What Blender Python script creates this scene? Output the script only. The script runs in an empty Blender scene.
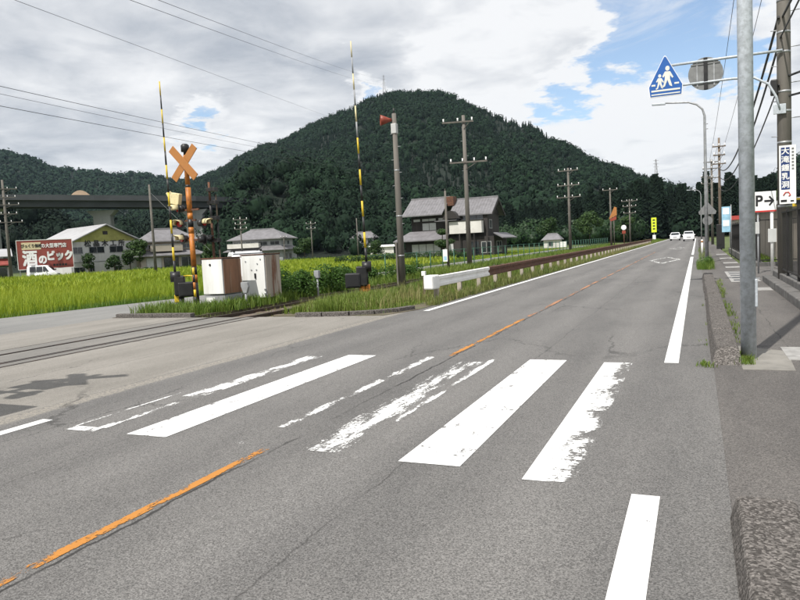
import bpy, math, random
import numpy as np
from mathutils import Matrix, Vector, Euler
random.seed(7); RNG = np.random.default_rng(11)
SC = bpy.context.scene; COL = SC.collection
PI = math.pi; R = math.radians

# ------------------------------------------------------------------ camera
PITCH, YAW, ROLL, EYE = R(4.487), R(23.755), R(3.0), 1.55
cam = bpy.data.cameras.new('camera'); cam.sensor_width = 36.0; cam.lens = 36.0*680/800
cam.clip_start = 0.05; cam.clip_end = 6000
co = bpy.data.objects.new('camera', cam); COL.objects.link(co); SC.camera = co
fw = Vector((-math.sin(YAW)*math.cos(PITCH), math.cos(YAW)*math.cos(PITCH), -math.sin(PITCH)))
r0 = Vector((math.cos(YAW), math.sin(YAW), 0)); u0 = r0.cross(fw)
rt = r0*math.cos(ROLL) - u0*math.sin(ROLL); up = r0*math.sin(ROLL) + u0*math.cos(ROLL)
co.matrix_world = Matrix(((rt.x, up.x, -fw.x, 0), (rt.y, up.y, -fw.y, 0), (rt.z, up.z, -fw.z, EYE), (0, 0, 0, 1)))

# ------------------------------------------------------------------ sky, sun, exposure
SUN_EL, SUN_AZ = R(56), R(194)          # azimuth from +Y, clockwise: behind the camera, a little to the left
w = bpy.data.worlds.new('World'); SC.world = w; w.use_nodes = True
nt = w.node_tree; nt.nodes.clear(); N = nt.nodes.new; LK = nt.links.new
def node(tree, t, **k):
    n = tree.nodes.new(t)
    for a, b in k.items(): setattr(n, a, b)
    return n
def math_n(tree, op, a, b=None, c=None, clamp=False):
    n = tree.nodes.new('ShaderNodeMath'); n.operation = op; n.use_clamp = clamp
    for i, x in enumerate((a, b, c)):
        if x is None: continue
        if isinstance(x, (int, float)): n.inputs[i].default_value = x
        else: tree.links.new(x, n.inputs[i])
    return n.outputs[0]
def sstep(tree, x, lo, hi, a=0.0, b=1.0):
    n = tree.nodes.new('ShaderNodeMapRange'); n.interpolation_type = 'SMOOTHSTEP'
    tree.links.new(x, n.inputs[0])
    for i, q in zip((1, 2, 3, 4), (lo, hi, a, b)): n.inputs[i].default_value = q
    return n.outputs[0]
def noise_n(tree, vec, scale, detail=4, rough=.55, dist=0.0, out=0, w=None):
    n = tree.nodes.new('ShaderNodeTexNoise')
    if w is not None:
        n.noise_dimensions = '4D'; n.inputs['W'].default_value = w
    n.inputs['Scale'].default_value = scale; n.inputs['Detail'].default_value = detail
    n.inputs['Roughness'].default_value = rough; n.inputs['Distortion'].default_value = dist
    if vec is not None: tree.links.new(vec, n.inputs['Vector'])
    return n.outputs[out]
def mixc(tree, fac, a, b, mode='MIX'):
    n = tree.nodes.new('ShaderNodeMix'); n.data_type = 'RGBA'; n.blend_type = mode
    if isinstance(fac, (int, float)): n.inputs[0].default_value = fac
    else: tree.links.new(fac, n.inputs[0])
    for s, x in ((6, a), (7, b)):
        if isinstance(x, tuple): n.inputs[s].default_value = (x + (1,))[:4]
        else: tree.links.new(x, n.inputs[s])
    return n.outputs[2]

sky = node(nt, 'ShaderNodeTexSky', sky_type='NISHITA', sun_disc=False)
sky.sun_elevation = SUN_EL; sky.sun_rotation = SUN_AZ; sky.altitude = 200; sky.dust_density = 0.6
bg1 = node(nt, 'ShaderNodeBackground'); bg1.inputs[1].default_value = 0.125; LK(sky.outputs[0], bg1.inputs[0])
tc = node(nt, 'ShaderNodeTexCoord'); D = tc.outputs['Generated']
sx = node(nt, 'ShaderNodeSeparateXYZ'); LK(D, sx.inputs[0])
zz = math_n(nt, 'ADD', math_n(nt, 'MAXIMUM', sx.outputs[2], 0.0), 0.16)
cb = node(nt, 'ShaderNodeCombineXYZ')
LK(math_n(nt, 'DIVIDE', sx.outputs[0], zz), cb.inputs[0]); LK(math_n(nt, 'DIVIDE', sx.outputs[1], zz), cb.inputs[1])
LK(math_n(nt, 'MULTIPLY', zz, 2.2), cb.inputs[2])
P = cb.outputs[0]
n1 = noise_n(nt, P, 1.05, 9, .56, .25, w=3.7)
warp = noise_n(nt, P, 4.2, 7, .62, 0, out=1, w=1.3)
wv = node(nt, 'ShaderNodeVectorMath', operation='MULTIPLY_ADD'); LK(warp, wv.inputs[0])
wv.inputs[1].default_value = (.19, .19, .19); LK(D, wv.inputs[2])
wv2 = node(nt, 'ShaderNodeVectorMath', operation='ADD'); LK(wv.outputs[0], wv2.inputs[0]); wv2.inputs[1].default_value = (-.095, -.095, -.095)
def blob(d, r_in, r_out):
    s = node(nt, 'ShaderNodeVectorMath', operation='DISTANCE'); LK(wv2.outputs[0], s.inputs[0]); s.inputs[1].default_value = d
    return sstep(nt, s.outputs['Value'], r_in, r_out, 1.0, 0.0)
dens = math_n(nt, 'ADD', n1, 0.17)
for d, a, b, k in [((-.163, .968, .193), .0, .05, .46), ((.008, .965, .27), .0, .15, .46), ((-.063, .963, .268), .0, .09, .36), ((-.118, .966, .236), .0, .05, .30),
                   ((-.614, .766, .189), .0, .05, .50), ((-.427, .876, .225), .0, .035, .42), ((.05, .979, .205), .0, .06, .30), ((-.334, .906, .258), .0, .06, .18)]:
    dens = math_n(nt, 'SUBTRACT', dens, math_n(nt, 'MULTIPLY', blob(d, a, b), k))
for d, b, k in [((-.725, .635, .267), .35, .10), ((-.53, .80, .28), .30, .10), ((-.105, .98, .165), .10, .10)]:
    dens = math_n(nt, 'ADD', dens, math_n(nt, 'MULTIPLY', blob(d, .0, b), k))
alpha = sstep(nt, dens, .31, .53, .05, 1.0)
wisp = math_n(nt, 'MULTIPLY', sstep(nt, noise_n(nt, P, 1.7, 9, .66, .8, w=5.5), .46, .74), .8)
alpha = math_n(nt, 'MAXIMUM', alpha, wisp)
n2 = noise_n(nt, P, 2.9, 9, .60, .5, w=8.1)
shade = math_n(nt, 'ADD', math_n(nt, 'SUBTRACT', math_n(nt, 'MULTIPLY', sstep(nt, dens, .56, .92), .8), math_n(nt, 'MULTIPLY', blob((-.10, .98, .185), .02, .17), .35)), math_n(nt, 'MULTIPLY', math_n(nt, 'SUBTRACT', n2, .5), 2.0), clamp=True)
ccol = mixc(nt, shade, (.95, .96, .98), (.46, .50, .57))
bg2 = node(nt, 'ShaderNodeBackground'); bg2.inputs[1].default_value = 0.74; LK(ccol, bg2.inputs[0])
mx = node(nt, 'ShaderNodeMixShader'); LK(alpha, mx.inputs[0]); LK(bg1.outputs[0], mx.inputs[1]); LK(bg2.outputs[0], mx.inputs[2])
wo = node(nt, 'ShaderNodeOutputWorld'); LK(mx.outputs[0], wo.inputs[0])

sl = bpy.data.lights.new('sun', 'SUN'); sl.energy = 4.0; sl.angle = R(0.6); sl.color = (1, .955, .89)
so = bpy.data.objects.new('sun', sl); COL.objects.link(so)
sd = Vector((math.sin(SUN_AZ)*math.cos(SUN_EL), math.cos(SUN_AZ)*math.cos(SUN_EL), math.sin(SUN_EL)))
so.rotation_euler = sd.to_track_quat('Z', 'Y').to_euler(); so.location = (0, -20, 40)
SC.view_settings.view_transform = 'Standard'; SC.view_settings.look = 'None'
SC.view_settings.exposure = 0.43; SC.view_settings.gamma = 1.0; SC.view_settings.use_curve_mapping = False
SC.cycles.max_bounces = 6; SC.cycles.transparent_max_bounces = 12

# ------------------------------------------------------------------ mesh helpers
class MB:
    def __init__(s): s.v = []; s.f = []; s.sm = []
    def add(s, vs, fs, smooth=False):
        b = len(s.v); s.v += [tuple(map(float, q)) for q in vs]
        s.f += [tuple(b+i for i in q) for q in fs]; s.sm += [smooth]*len(fs); return s
    def box(s, x0, x1, y0, y1, z0, z1):
        return s.add([(x0,y0,z0),(x1,y0,z0),(x1,y1,z0),(x0,y1,z0),(x0,y0,z1),(x1,y0,z1),(x1,y1,z1),(x0,y1,z1)],
                     [(0,3,2,1),(4,5,6,7),(0,1,5,4),(1,2,6,5),(2,3,7,6),(3,0,4,7)])
    def cbox(s, c, sz, rot=None):
        m = (rot or Matrix.Identity(3)); hx, hy, hz = sz[0]/2, sz[1]/2, sz[2]/2
        vs = [Vector(c)+m@Vector(q) for q in [(-hx,-hy,-hz),(hx,-hy,-hz),(hx,hy,-hz),(-hx,hy,-hz),(-hx,-hy,hz),(hx,-hy,hz),(hx,hy,hz),(-hx,hy,hz)]]
        return s.add(vs, [(0,3,2,1),(4,5,6,7),(0,1,5,4),(1,2,6,5),(2,3,7,6),(3,0,4,7)])
    def path(s, pts, r, n=8, caps=True):
        pts = [Vector(p) for p in pts]; k = len(pts)
        rr = list(r) if isinstance(r, (list, tuple)) else [r]*k
        rings = []; ref = None
        for i, p in enumerate(pts):
            t = (pts[min(i+1, k-1)]-pts[max(i-1, 0)]).normalized()
            if ref is None:
                ref = Vector((1, 0, 0)) if abs(t.x) < .9 else Vector((0, 1, 0))
            a = (ref - t*ref.dot(t)).normalized(); ref = a; b = t.cross(a)
            rings.append([p+(a*math.cos(2*PI*j/n)+b*math.sin(2*PI*j/n))*rr[i] for j in range(n)])
        base = len(s.v)
        for ring in rings: s.v += [tuple(q) for q in ring]
        for i in range(k-1):
            for j in range(n):
                s.f.append((base+i*n+j, base+i*n+(j+1) % n, base+(i+1)*n+(j+1) % n, base+(i+1)*n+j)); s.sm.append(n > 5)
        if caps:
            s.f.append(tuple(base+j for j in reversed(range(n)))); s.sm.append(False)
            s.f.append(tuple(base+(k-1)*n+j for j in range(n))); s.sm.append(False)
        return s
    def tube(s, p0, p1, r0, r1=None, n=10): return s.path([p0, p1], [r0, r0 if r1 is None else r1], n)
    def prism(s, poly, a, b, axis='y'):
        def P3(u, v, t): return {'y': (u, t, v), 'x': (t, u, v), 'z': (u, v, t)}[axis]
        n = len(poly)
        vs = [P3(u, v, a) for u, v in poly]+[P3(u, v, b) for u, v in poly]
        fs = [tuple(range(n)), tuple(reversed(range(n, 2*n)))]+[(i, i+n, (i+1) % n+n, (i+1) % n) for i in range(n)]
        ar = sum(poly[i][0]*poly[(i+1) % n][1]-poly[(i+1) % n][0]*poly[i][1] for i in range(n))
        flip = (ar > 0) if axis in ('x', 'z') else (ar < 0)
        if flip: fs = [tuple(reversed(q)) for q in fs]
        return s.add(vs, fs)
    def disc(s, c, r, a, b, axis='y', n=20):
        cu, cv = c
        return s.prism([(cu+r*math.cos(2*PI*i/n), cv+r*math.sin(2*PI*i/n)) for i in range(n)], a, b, axis)
    def mesh(s, name, m=None):
        me = bpy.data.meshes.new(name); me.from_pydata(s.v, [], s.f); me.update()
        me.polygons.foreach_set('use_smooth', s.sm)
        if m: me.materials.append(m)
        return me
    def build(s, name, m, parent=None, loc=None, rot=None, bevel=0):
        return place(s.mesh(name, m), name, parent, loc, rot, bevel)
def place(me, name, parent=None, loc=None, rot=None, bevel=0):
    o = bpy.data.objects.new(name, me); COL.objects.link(o)
    if parent: o.parent = parent
    if loc: o.location = loc
    if rot: o.rotation_euler = rot
    if bevel:
        bm = o.modifiers.new('bevel', 'BEVEL'); bm.width = bevel; bm.segments = 2; bm.limit_method = 'ANGLE'
    return o
def tag(o, label=None, cat=None, group=None, kind=None):
    for k, x in (('label', label), ('category', cat), ('group', group), ('kind', kind)):
        if x: o[k] = x
    return o
def thing(name, label, cat, loc=(0, 0, 0), rz=0, group=None):
    o = bpy.data.objects.new(name, None); COL.objects.link(o); o.empty_display_size = .2
    o.location = loc; o.rotation_euler = (0, 0, rz)
    return tag(o, label, cat, group)
def nmesh(name, V, F, m, tint=None, smooth=False):
    me = bpy.data.meshes.new(name); V = np.asarray(V, np.float32); F = np.asarray(F, np.int32); k = F.shape[1]
    me.vertices.add(len(V)); me.vertices.foreach_set('co', V.ravel())
    me.loops.add(F.size); me.loops.foreach_set('vertex_index', F.ravel())
    me.polygons.add(len(F)); me.polygons.foreach_set('loop_start', np.arange(0, F.size, k, dtype=np.int32))
    try: me.polygons.foreach_set('loop_total', np.full(len(F), k, np.int32))
    except Exception: pass
    if tint is not None:
        a = me.attributes.new('tint', 'FLOAT', 'FACE'); a.data.foreach_set('value', np.asarray(tint, np.float32))
    me.update(calc_edges=True)
    if smooth: me.polygons.foreach_set('use_smooth', np.ones(len(F), bool))
    me.materials.append(m); return me
def text_mesh(s, size, m, bold=0.0, depth=.006):
    c = bpy.data.curves.new('t', 'FONT'); c.body = s; c.size = size; c.extrude = depth
    c.align_x = 'CENTER'; c.align_y = 'CENTER'; c.resolution_u = 3
    o = bpy.data.objects.new('t', c); COL.objects.link(o)
    dg = bpy.context.evaluated_depsgraph_get(); dg.update()
    me = bpy.data.meshes.new_from_object(o.evaluated_get(dg)); bpy.data.objects.remove(o)
    n = len(me.vertices); co_ = np.zeros(n*3, np.float32); me.vertices.foreach_get('co', co_); co_ = co_.reshape(-1,3)
    fs = [tuple(p.vertices) for p in me.polygons]; mb = MB()
    shifts = [(0,0)] if not bold else [(-1,-1),(1,-1),(1,1),(-1,1)]
    for i,(a,b) in enumerate(shifts): mb.add(co_+np.array([a*bold,b*bold,i*.0012]), fs)
    return mb.mesh('lettering', m)

# ------------------------------------------------------------------ materials
MATS = {}
def newmat(name):
    m = bpy.data.materials.new(name); m.use_nodes = True; t = m.node_tree
    b = t.nodes['Principled BSDF']; MATS[name] = m
    pos = t.nodes.new('ShaderNodeNewGeometry').outputs['Position']
    return m, t, b, pos
def pbr(name, col, rough=.7, metal=0.0, var=.25, scale=2.0, bump=0.0, bscale=40, dirt=None, dirt_amt=.5, dscale=1.5, spec=None, streak=False):
    m, t, b, pos = newmat(name); L = t.links.new
    if streak:
        mp = t.nodes.new('ShaderNodeMapping'); mp.inputs['Scale'].default_value = (1, 1, .12); L(pos, mp.inputs[0]); pos2 = mp.outputs[0]
    else: pos2 = pos
    n = noise_n(t, pos2, scale, 5, .6)
    c2 = tuple(min(1, x*(1+var)) for x in col); c1 = tuple(x*(1-var) for x in col)
    c = mixc(t, sstep(t, n, .3, .7), c1, c2)
    if dirt:
        c = mixc(t, math_n(t, 'MULTIPLY', sstep(t, noise_n(t, pos2, dscale, 7, .68), .48, .68), dirt_amt), c, dirt)
    L(c, b.inputs['Base Color']); b.inputs['Roughness'].default_value = rough; b.inputs['Metallic'].default_value = metal
    if spec is not None: b.inputs['Specular IOR Level'].default_value = spec
    if bump:
        bn = t.nodes.new('ShaderNodeBump'); bn.inputs['Strength'].default_value = bump; bn.inputs['Distance'].default_value = .02
        L(noise_n(t, pos, bscale, 5, .6), bn.inputs['Height']); L(bn.outputs[0], b.inputs['Normal'])
    return m
def leafmat(name, ca, cb, trans=.35, rough=.55):
    m, t, b, pos = newmat(name); L = t.links.new
    at = t.nodes.new('ShaderNodeAttribute'); at.attribute_name = 'tint'
    big = sstep(t, noise_n(t, pos, .07, 3, .5), .35, .65, -.2, .2)
    f = math_n(t, 'ADD', at.outputs['Fac'], big, clamp=True)
    c = mixc(t, f, ca, cb)
    L(c, b.inputs['Base Color']); b.inputs['Roughness'].default_value = rough; b.inputs['Specular IOR Level'].default_value = .25
    if trans:
        tr = t.nodes.new('ShaderNodeBsdfTranslucent'); L(c, tr.inputs[0])
        mxs = t.nodes.new('ShaderNodeMixShader'); mxs.inputs[0].default_value = trans
        L(b.outputs[0], mxs.inputs[1]); L(tr.outputs[0], mxs.inputs[2])
        L(mxs.outputs[0], t.nodes['Material Output'].inputs[0])
    return m
def asphalt(name, ca, cb, speck=.5, tone=(1, 1, 1), cracks=(), edge=None, tracks=()):
    m, t, b, pos = newmat(name); L = t.links.new
    sx = t.nodes.new('ShaderNodeSeparateXYZ'); L(pos, sx.inputs[0]); X, Y = sx.outputs[0], sx.outputs[1]
    mp = t.nodes.new('ShaderNodeMapping'); mp.inputs['Scale'].default_value = (1, .18, 1); L(pos, mp.inputs[0])
    base = mixc(t, sstep(t, noise_n(t, mp.outputs[0], 1.3, 6, .62), .28, .72), ca, cb)
    blot = sstep(t, noise_n(t, pos, .55, 7, .65), .5, .75)
    base = mixc(t, math_n(t, 'MULTIPLY', blot, .35), base, tuple(.66*x for x in ca))
    for x0, wd, k in tracks:
        d = math_n(t, 'ABSOLUTE', math_n(t, 'SUBTRACT', X, x0))
        base = mixc(t, math_n(t, 'MULTIPLY', sstep(t, d, 0, wd, 1, 0), k), base, tuple(1.32*x for x in cb))
    v = t.nodes.new('ShaderNodeTexVoronoi'); v.inputs['Scale'].default_value = 150; L(pos, v.inputs['Vector'])
    sp = t.nodes.new('ShaderNodeSeparateColor'); L(v.outputs['Color'], sp.inputs[0])
    fine = noise_n(t, pos, 85, 4, .8)
    g = math_n(t, 'ADD', math_n(t, 'MULTIPLY', sp.outputs[0], .55), math_n(t, 'MULTIPLY', fine, .9))
    k = math_n(t, 'ADD', math_n(t, 'MULTIPLY', math_n(t, 'SUBTRACT', g, .72), speck*2.2), 1.0)
    gm = t.nodes.new('ShaderNodeVectorMath'); gm.operation = 'SCALE'; L(base, gm.inputs[0]); L(k, gm.inputs['Scale'])
    c = gm.outputs[0]
    wob = noise_n(t, pos, 1.7, 8, .7)
    fl = sstep(t, noise_n(t, pos, 33, 2, .5, w=2.2), .70, .76)
    c = mixc(t, math_n(t, 'MULTIPLY', fl, .5), c, tuple(2.0*x for x in cb))
    for x0, wd, dark in cracks:
        d = math_n(t, 'ABSOLUTE', math_n(t, 'ADD', math_n(t, 'SUBTRACT', X, x0), math_n(t, 'MULTIPLY', math_n(t, 'SUBTRACT', wob, .5), .17)))
        brk = sstep(t, noise_n(t, pos, .8, 4, .6, w=x0), .40, .52)
        c = mixc(t, math_n(t, 'MULTIPLY', math_n(t, 'MULTIPLY', sstep(t, d, wd*.3, wd, 1, 0), brk), dark), c, (.025, .024, .023))
    if edge:
        x0, wd, col = edge
        d = math_n(t, 'ABSOLUTE', math_n(t, 'ADD', math_n(t, 'SUBTRACT', X, x0), math_n(t, 'MULTIPLY', math_n(t, 'SUBTRACT', wob, .5), .2)))
        ring = sstep(t, d, wd*.45, wd, 1, 0)
        gr = sstep(t, noise_n(t, pos, 26, 5, .8), .42, .6)
        c = mixc(t, math_n(t, 'MULTIPLY', ring, math_n(t, 'ADD', math_n(t, 'MULTIPLY', gr, .75), .1)), c, col)
    # long irregular cracks
    mp2 = t.nodes.new('ShaderNodeMapping'); mp2.inputs['Scale'].default_value = (.55, .16, 1); L(pos, mp2.inputs[0])
    vd = t.nodes.new('ShaderNodeTexVoronoi'); vd.feature = 'DISTANCE_TO_EDGE'; vd.inputs['Scale'].default_value = 1.0
    wv = t.nodes.new('ShaderNodeVectorMath'); wv.operation = 'MULTIPLY_ADD'; L(noise_n(t, pos, 2.2, 6, .7, out=1), wv.inputs[0]); wv.inputs[1].default_value = (.22, .22, 0); L(mp2.outputs[0], wv.inputs[2])
    L(wv.outputs[0], vd.inputs['Vector'])
    ck = math_n(t, 'MULTIPLY', sstep(t, vd.outputs['Distance'], .002, .008, 1, 0), sstep(t, noise_n(t, pos, .35, 3, .5, w=5), .5, .6))
    c = mixc(t, math_n(t, 'MULTIPLY', ck, .55), c, (.03, .029, .028))
    L(c, b.inputs['Base Color']); b.inputs['Roughness'].default_value = .82; b.inputs['Specular IOR Level'].default_value = .35
    bn = t.nodes.new('ShaderNodeBump'); bn.inputs['Strength'].default_value = .55; bn.inputs['Distance'].default_value = .006
    L(g, bn.inputs['Height']); L(bn.outputs[0], b.inputs['Normal'])
    return m
def paint(name, col, wear, wear_scale=(9, 2.2), side=0.0, mid=0.0, hatch=.0, rough=.6, seed=0.0, gone=None):
    """road paint with worn-through holes; UV u across, v along"""
    m, t, b, pos = newmat(name); L = t.links.new
    uvn = t.nodes.new('ShaderNodeUVMap'); uvn.uv_map = 'UVMap'
    su = t.nodes.new('ShaderNodeSeparateXYZ'); L(uvn.outputs[0], su.inputs[0]); U, Vv = su.outputs[0], su.outputs[1]
    mp = t.nodes.new('ShaderNodeMapping'); mp.inputs['Scale'].default_value = (wear_scale[0], wear_scale[1], 1); mp.inputs['Location'].default_value = (seed*3.1, seed*7.7, seed); L(pos, mp.inputs[0])
    n = noise_n(t, mp.outputs[0], 1.0, 8, .72)
    nf = noise_n(t, pos, 38, 4, .75)
    thr = math_n(t, 'ADD', n, math_n(t, 'MULTIPLY', math_n(t, 'SUBTRACT', nf, .5), .38))
    e = math_n(t, 'SUBTRACT', U, .5)
    if side: thr = math_n(t, 'SUBTRACT', thr, math_n(t, 'MULTIPLY', math_n(t, 'MULTIPLY', e, 1.0), side))
    if mid:
        thr = math_n(t, 'SUBTRACT', thr, math_n(t, 'MULTIPLY', math_n(t, 'POWER', math_n(t, 'ABSOLUTE', math_n(t, 'MULTIPLY', e, 2)), 2), mid))
    if hatch:
        mh = t.nodes.new('ShaderNodeMapping'); mh.inputs['Scale'].default_value = (3, 34, 1); L(pos, mh.inputs[0])
        thr = math_n(t, 'SUBTRACT', thr, math_n(t, 'MULTIPLY', sstep(t, noise_n(t, mh.outputs[0], 1, 3, .6), .52, .66), hatch))
    if gone:   # (u0,u1) kept band edges
        pass
    a = sstep(t, thr, wear-.035, wear+.035)
    dirty = sstep(t, noise_n(t, pos, 6, 6, .7), .45, .8)
    c = mixc(t, math_n(t, 'MULTIPLY', dirty, .22), col, tuple(x*.55 for x in col))
    L(c, b.inputs['Base Color']); b.inputs['Roughness'].default_value = rough
    trn = t.nodes.new('ShaderNodeBsdfTransparent'); mxs = t.nodes.new('ShaderNodeMixShader')
    L(a, mxs.inputs[0]); L(trn.outputs[0], mxs.inputs[1]); L(b.outputs[0], mxs.inputs[2])
    L(mxs.outputs[0], t.nodes['Material Output'].inputs[0]); return m

M = {}
M['asphalt'] = asphalt('asphalt', (.110, .107, .104), (.152, .147, .141), .8, cracks=((-3.10, .020, .9), (-1.95, .010, .5), (-4.6, .010, .4)), edge=(-6.46, .17, (.34, .31, .26)), tracks=((-2.35, .5, .35), (-.95, .45, .3), (-4.1, .5, .3), (-5.4, .5, .25)))
M['apron'] = asphalt('crossing_apron', (.185, .174, .155), (.25, .235, .212), .5, cracks=((-8.1, .012, .7),))
M['trackpanel'] = asphalt('track_panel', (.15, .145, .135), (.20, .19, .175), .35)
M['lane'] = asphalt('lane_asphalt', (.17, .17, .165), (.22, .218, .21), .35)
M['walk'] = asphalt('sidewalk_asphalt', (.088, .082, .078), (.128, .119, .111), .75, cracks=((1.05, .012, .6),))
M['kerb'] = pbr('weathered_kerb', (.165, .15, .135), .95, 0, .55, 55, .9, 90, dirt=(.04, .038, .034), dirt_amt=.9, dscale=9)
M['concrete'] = pbr('concrete', (.22, .21, .19), .9, 0, .2, 4, .4, 40, dirt=(.12, .11, .09), dirt_amt=.6, dscale=2)
M['slab'] = pbr('pale_slab', (.30, .295, .285), .85, 0, .2, 7, .3, 40, dirt=(.2, .19, .17), dirt_amt=.5, dscale=6)
M['wallcon'] = pbr('dark_wall_concrete', (.13, .125, .12), .95, 0, .35, 6, .5, 30, dirt=(.04, .042, .038), dirt_amt=.8, dscale=3)
M['polecon'] = pbr('concrete_pole', (.135, .125, .11), .85, 0, .18, 6, .2, 30, dirt=(.085, .078, .066), dirt_amt=.5, dscale=3, streak=True)
M['polefar'] = pbr('grey_pole', (.13, .12, .105), .9, 0, .2, 2, dirt=(.09, .08, .065), dirt_amt=.5)
M['wood'] = pbr('weathered_wood', (.13, .10, .075), .9, 0, .3, 4, .3, 30, streak=True)
M['galv'] = pbr('galvanised_steel', (.46, .50, .54), .5, .1, .16, 14, .12, 60, dirt=(.25, .27, .28), dirt_amt=.5, dscale=20)
M['steel'] = pbr('dull_steel', (.33, .34, .35), .5, .5, .2, 8)
M['white'] = pbr('white_paint', (.78, .78, .76), .5, 0, .05, 3, dirt=(.45, .42, .38), dirt_amt=.35, dscale=2.5)
M['cabinet'] = pbr('cabinet_white', (.74, .75, .73), .5, 0, .06, 3, dirt=(.5, .48, .43), dirt_amt=.5, dscale=2.2, streak=True)
M['rustside'] = pbr('rusty_cabinet_side', (.36, .32, .27), .75, 0, .25, 4, .2, 30, dirt=(.15, .05, .018), dirt_amt=1.0, dscale=4.5, streak=True)
M['rustbrown'] = pbr('brown_rusted_side', (.20, .10, .055), .8, 0, .3, 5, .3, 30, dirt=(.36, .27, .19), dirt_amt=.7, dscale=3.0, streak=True)
M['greypaint'] = pbr('grey_paint', (.28, .29, .30), .6, 0, .12, 4, dirt=(.16, .15, .14), dirt_amt=.4)
M['rust'] = pbr('brown_rust', (.115, .05, .028), .85, 0, .35, 6, .4, 60, dirt=(.05, .03, .022), dirt_amt=.7, dscale=5)
M['rail'] = pbr('rail_steel', (.06, .045, .038), .5, .4, .3, 10, dirt=(.10, .05, .03), dirt_amt=.6, dscale=4)
M['black'] = pbr('black_paint', (.012, .012, .013), .45, 0, .3, 6, dirt=(.05, .045, .04), dirt_amt=.4)
M['fence'] = pbr('black_fence', (.018, .017, .017), .5, .2, .2, 6)
M['yellow'] = pbr('yellow_paint', (.62, .44, .02), .5, 0, .12, 6, dirt=(.25, .15, .03), dirt_amt=.5, dscale=6)
M['orange'] = pbr('orange_paint', (.44, .15, .018), .55, 0, .2, 5, dirt=(.13, .045, .018), dirt_amt=.85, dscale=6)
M['xboard'] = pbr('faded_orange', (.38, .16, .04), .6, 0, .12, 5, dirt=(.30, .12, .04), dirt_amt=.6, dscale=5)
M['cream'] = pbr('cream_paint', (.66, .58, .34), .6, 0, .12, 8, dirt=(.3, .24, .12), dirt_amt=.5, dscale=8)
M['redhorn'] = pbr('red_horn', (.24, .045, .025), .5, 0, .15, 6)
M['signblue'] = pbr('sign_blue', (.015, .10, .36), .45, 0, .06, 4)
M['signwhite'] = pbr('sign_white', (.80, .80, .79), .5, 0, .03, 4)
def kerbmat():
    m, t, b, pos = newmat('kerb_aggregate'); L = t.links.new
    v = t.nodes.new('ShaderNodeTexVoronoi'); v.inputs['Scale'].default_value = 85; L(pos, v.inputs['Vector'])
    s = t.nodes.new('ShaderNodeSeparateColor'); L(v.outputs['Color'], s.inputs[0])
    c = mixc(t, math_n(t, 'POWER', s.outputs[0], 1.8), (.055, .050, .046), (.23, .212, .198))
    c = mixc(t, math_n(t, 'MULTIPLY', sstep(t, noise_n(t, pos, 16, 7, .75), .45, .72), .6), c, (.04, .038, .034))
    L(c, b.inputs['Base Color']); b.inputs['Roughness'].default_value = .95; b.inputs['Specular IOR Level'].default_value = .2
    bn = t.nodes.new('ShaderNodeBump'); bn.inputs['Strength'].default_value = .9; bn.inputs['Distance'].default_value = .006
    L(math_n(t, 'SUBTRACT', noise_n(t, pos, 60, 4, .7), math_n(t, 'MULTIPLY', v.outputs['Distance'], .8)), bn.inputs['Height']); L(bn.outputs[0], b.inputs['Normal'])
    return m
M['kerb'] = kerbmat()
M['figure'] = pbr('sign_figure', (.68, .68, .62), .5, 0, .05, 9)
M['darkblue'] = pbr('sign_dark_blue', (.012, .035, .14), .5, 0, .05, 4)
M['signred'] = pbr('sign_red', (.52, .035, .03), .5, 0, .08, 4)
M['ink'] = pbr('ink', (.012, .012, .014), .5, 0, .05, 4)
M['boardred'] = pbr('board_red', (.25, .05, .038), .6, 0, .15, 2, dirt=(.2, .05, .04), dirt_amt=.5)
M['boardcream'] = pbr('board_cream', (.62, .53, .33), .6, 0, .06, 3)
M['neon'] = pbr('yellow_green_sign', (.62, .72, .03), .5, 0, .05, 3)
M['lightblue'] = pbr('light_blue', (.30, .52, .66), .5, 0, .2, 3)
M['signback'] = pbr('sign_back_grey', (.20, .205, .205), .55, .3, .12, 8, dirt=(.11, .11, .11), dirt_amt=.5, dscale=6)
M['rooftile'] = pbr('grey_roof_tile', (.165, .16, .168), .6, 0, .16, 1.4, dirt=(.10, .095, .095), dirt_amt=.5, dscale=.8)
M['roofmetal'] = pbr('pale_metal_roof', (.40, .40, .41), .5, .1, .1, 1.0, dirt=(.28, .27, .26), dirt_amt=.5, dscale=.5)
M['redroof'] = pbr('red_roof', (.36, .05, .04), .6, 0, .1, 2)
M['plaster'] = pbr('white_plaster', (.60, .585, .55), .9, 0, .08, 1.0, dirt=(.42, .40, .36), dirt_amt=.4, dscale=.7)
M['factorywall'] = pbr('factory_wall', (.52, .52, .52), .85, 0, .06, .8, dirt=(.38, .37, .36), dirt_amt=.5, dscale=.5, streak=True)
M['greenish'] = pbr('yellow_green_board', (.30, .30, .09), .85, 0, .2, 1.0)
M['beige'] = pbr('beige_wall', (.36, .32, .27), .9, 0, .1, 1.2)
M['darkwood'] = pbr('dark_timber', (.030, .026, .024), .85, 0, .3, 2, streak=True)
M['shoji'] = pbr('pale_shutter', (.46, .47, .46), .6, 0, .08, 3)
M['glass'] = pbr('dark_glass', (.02, .025, .03), .08, 0, .2, 1, spec=.8)
M['carglass'] = pbr('car_glass', (.015, .018, .02), .06, 0, .1, 1, spec=.8)
M['carwhite'] = pbr('car_white', (.78, .79, .80), .25, 0, .02, 1)
M['carsilver'] = pbr('car_silver', (.45, .50, .58), .3, .35, .03, 1)
M['tyre'] = pbr('tyre', (.02, .02, .02), .9, 0, .2, 10)
M['rim'] = pbr('rim', (.4, .4, .41), .35, .8, .1, 10)
M['lens'] = pbr('lamp_lens', (.7, .7, .7), .15, 0, .05, 5, spec=.8)
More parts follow.
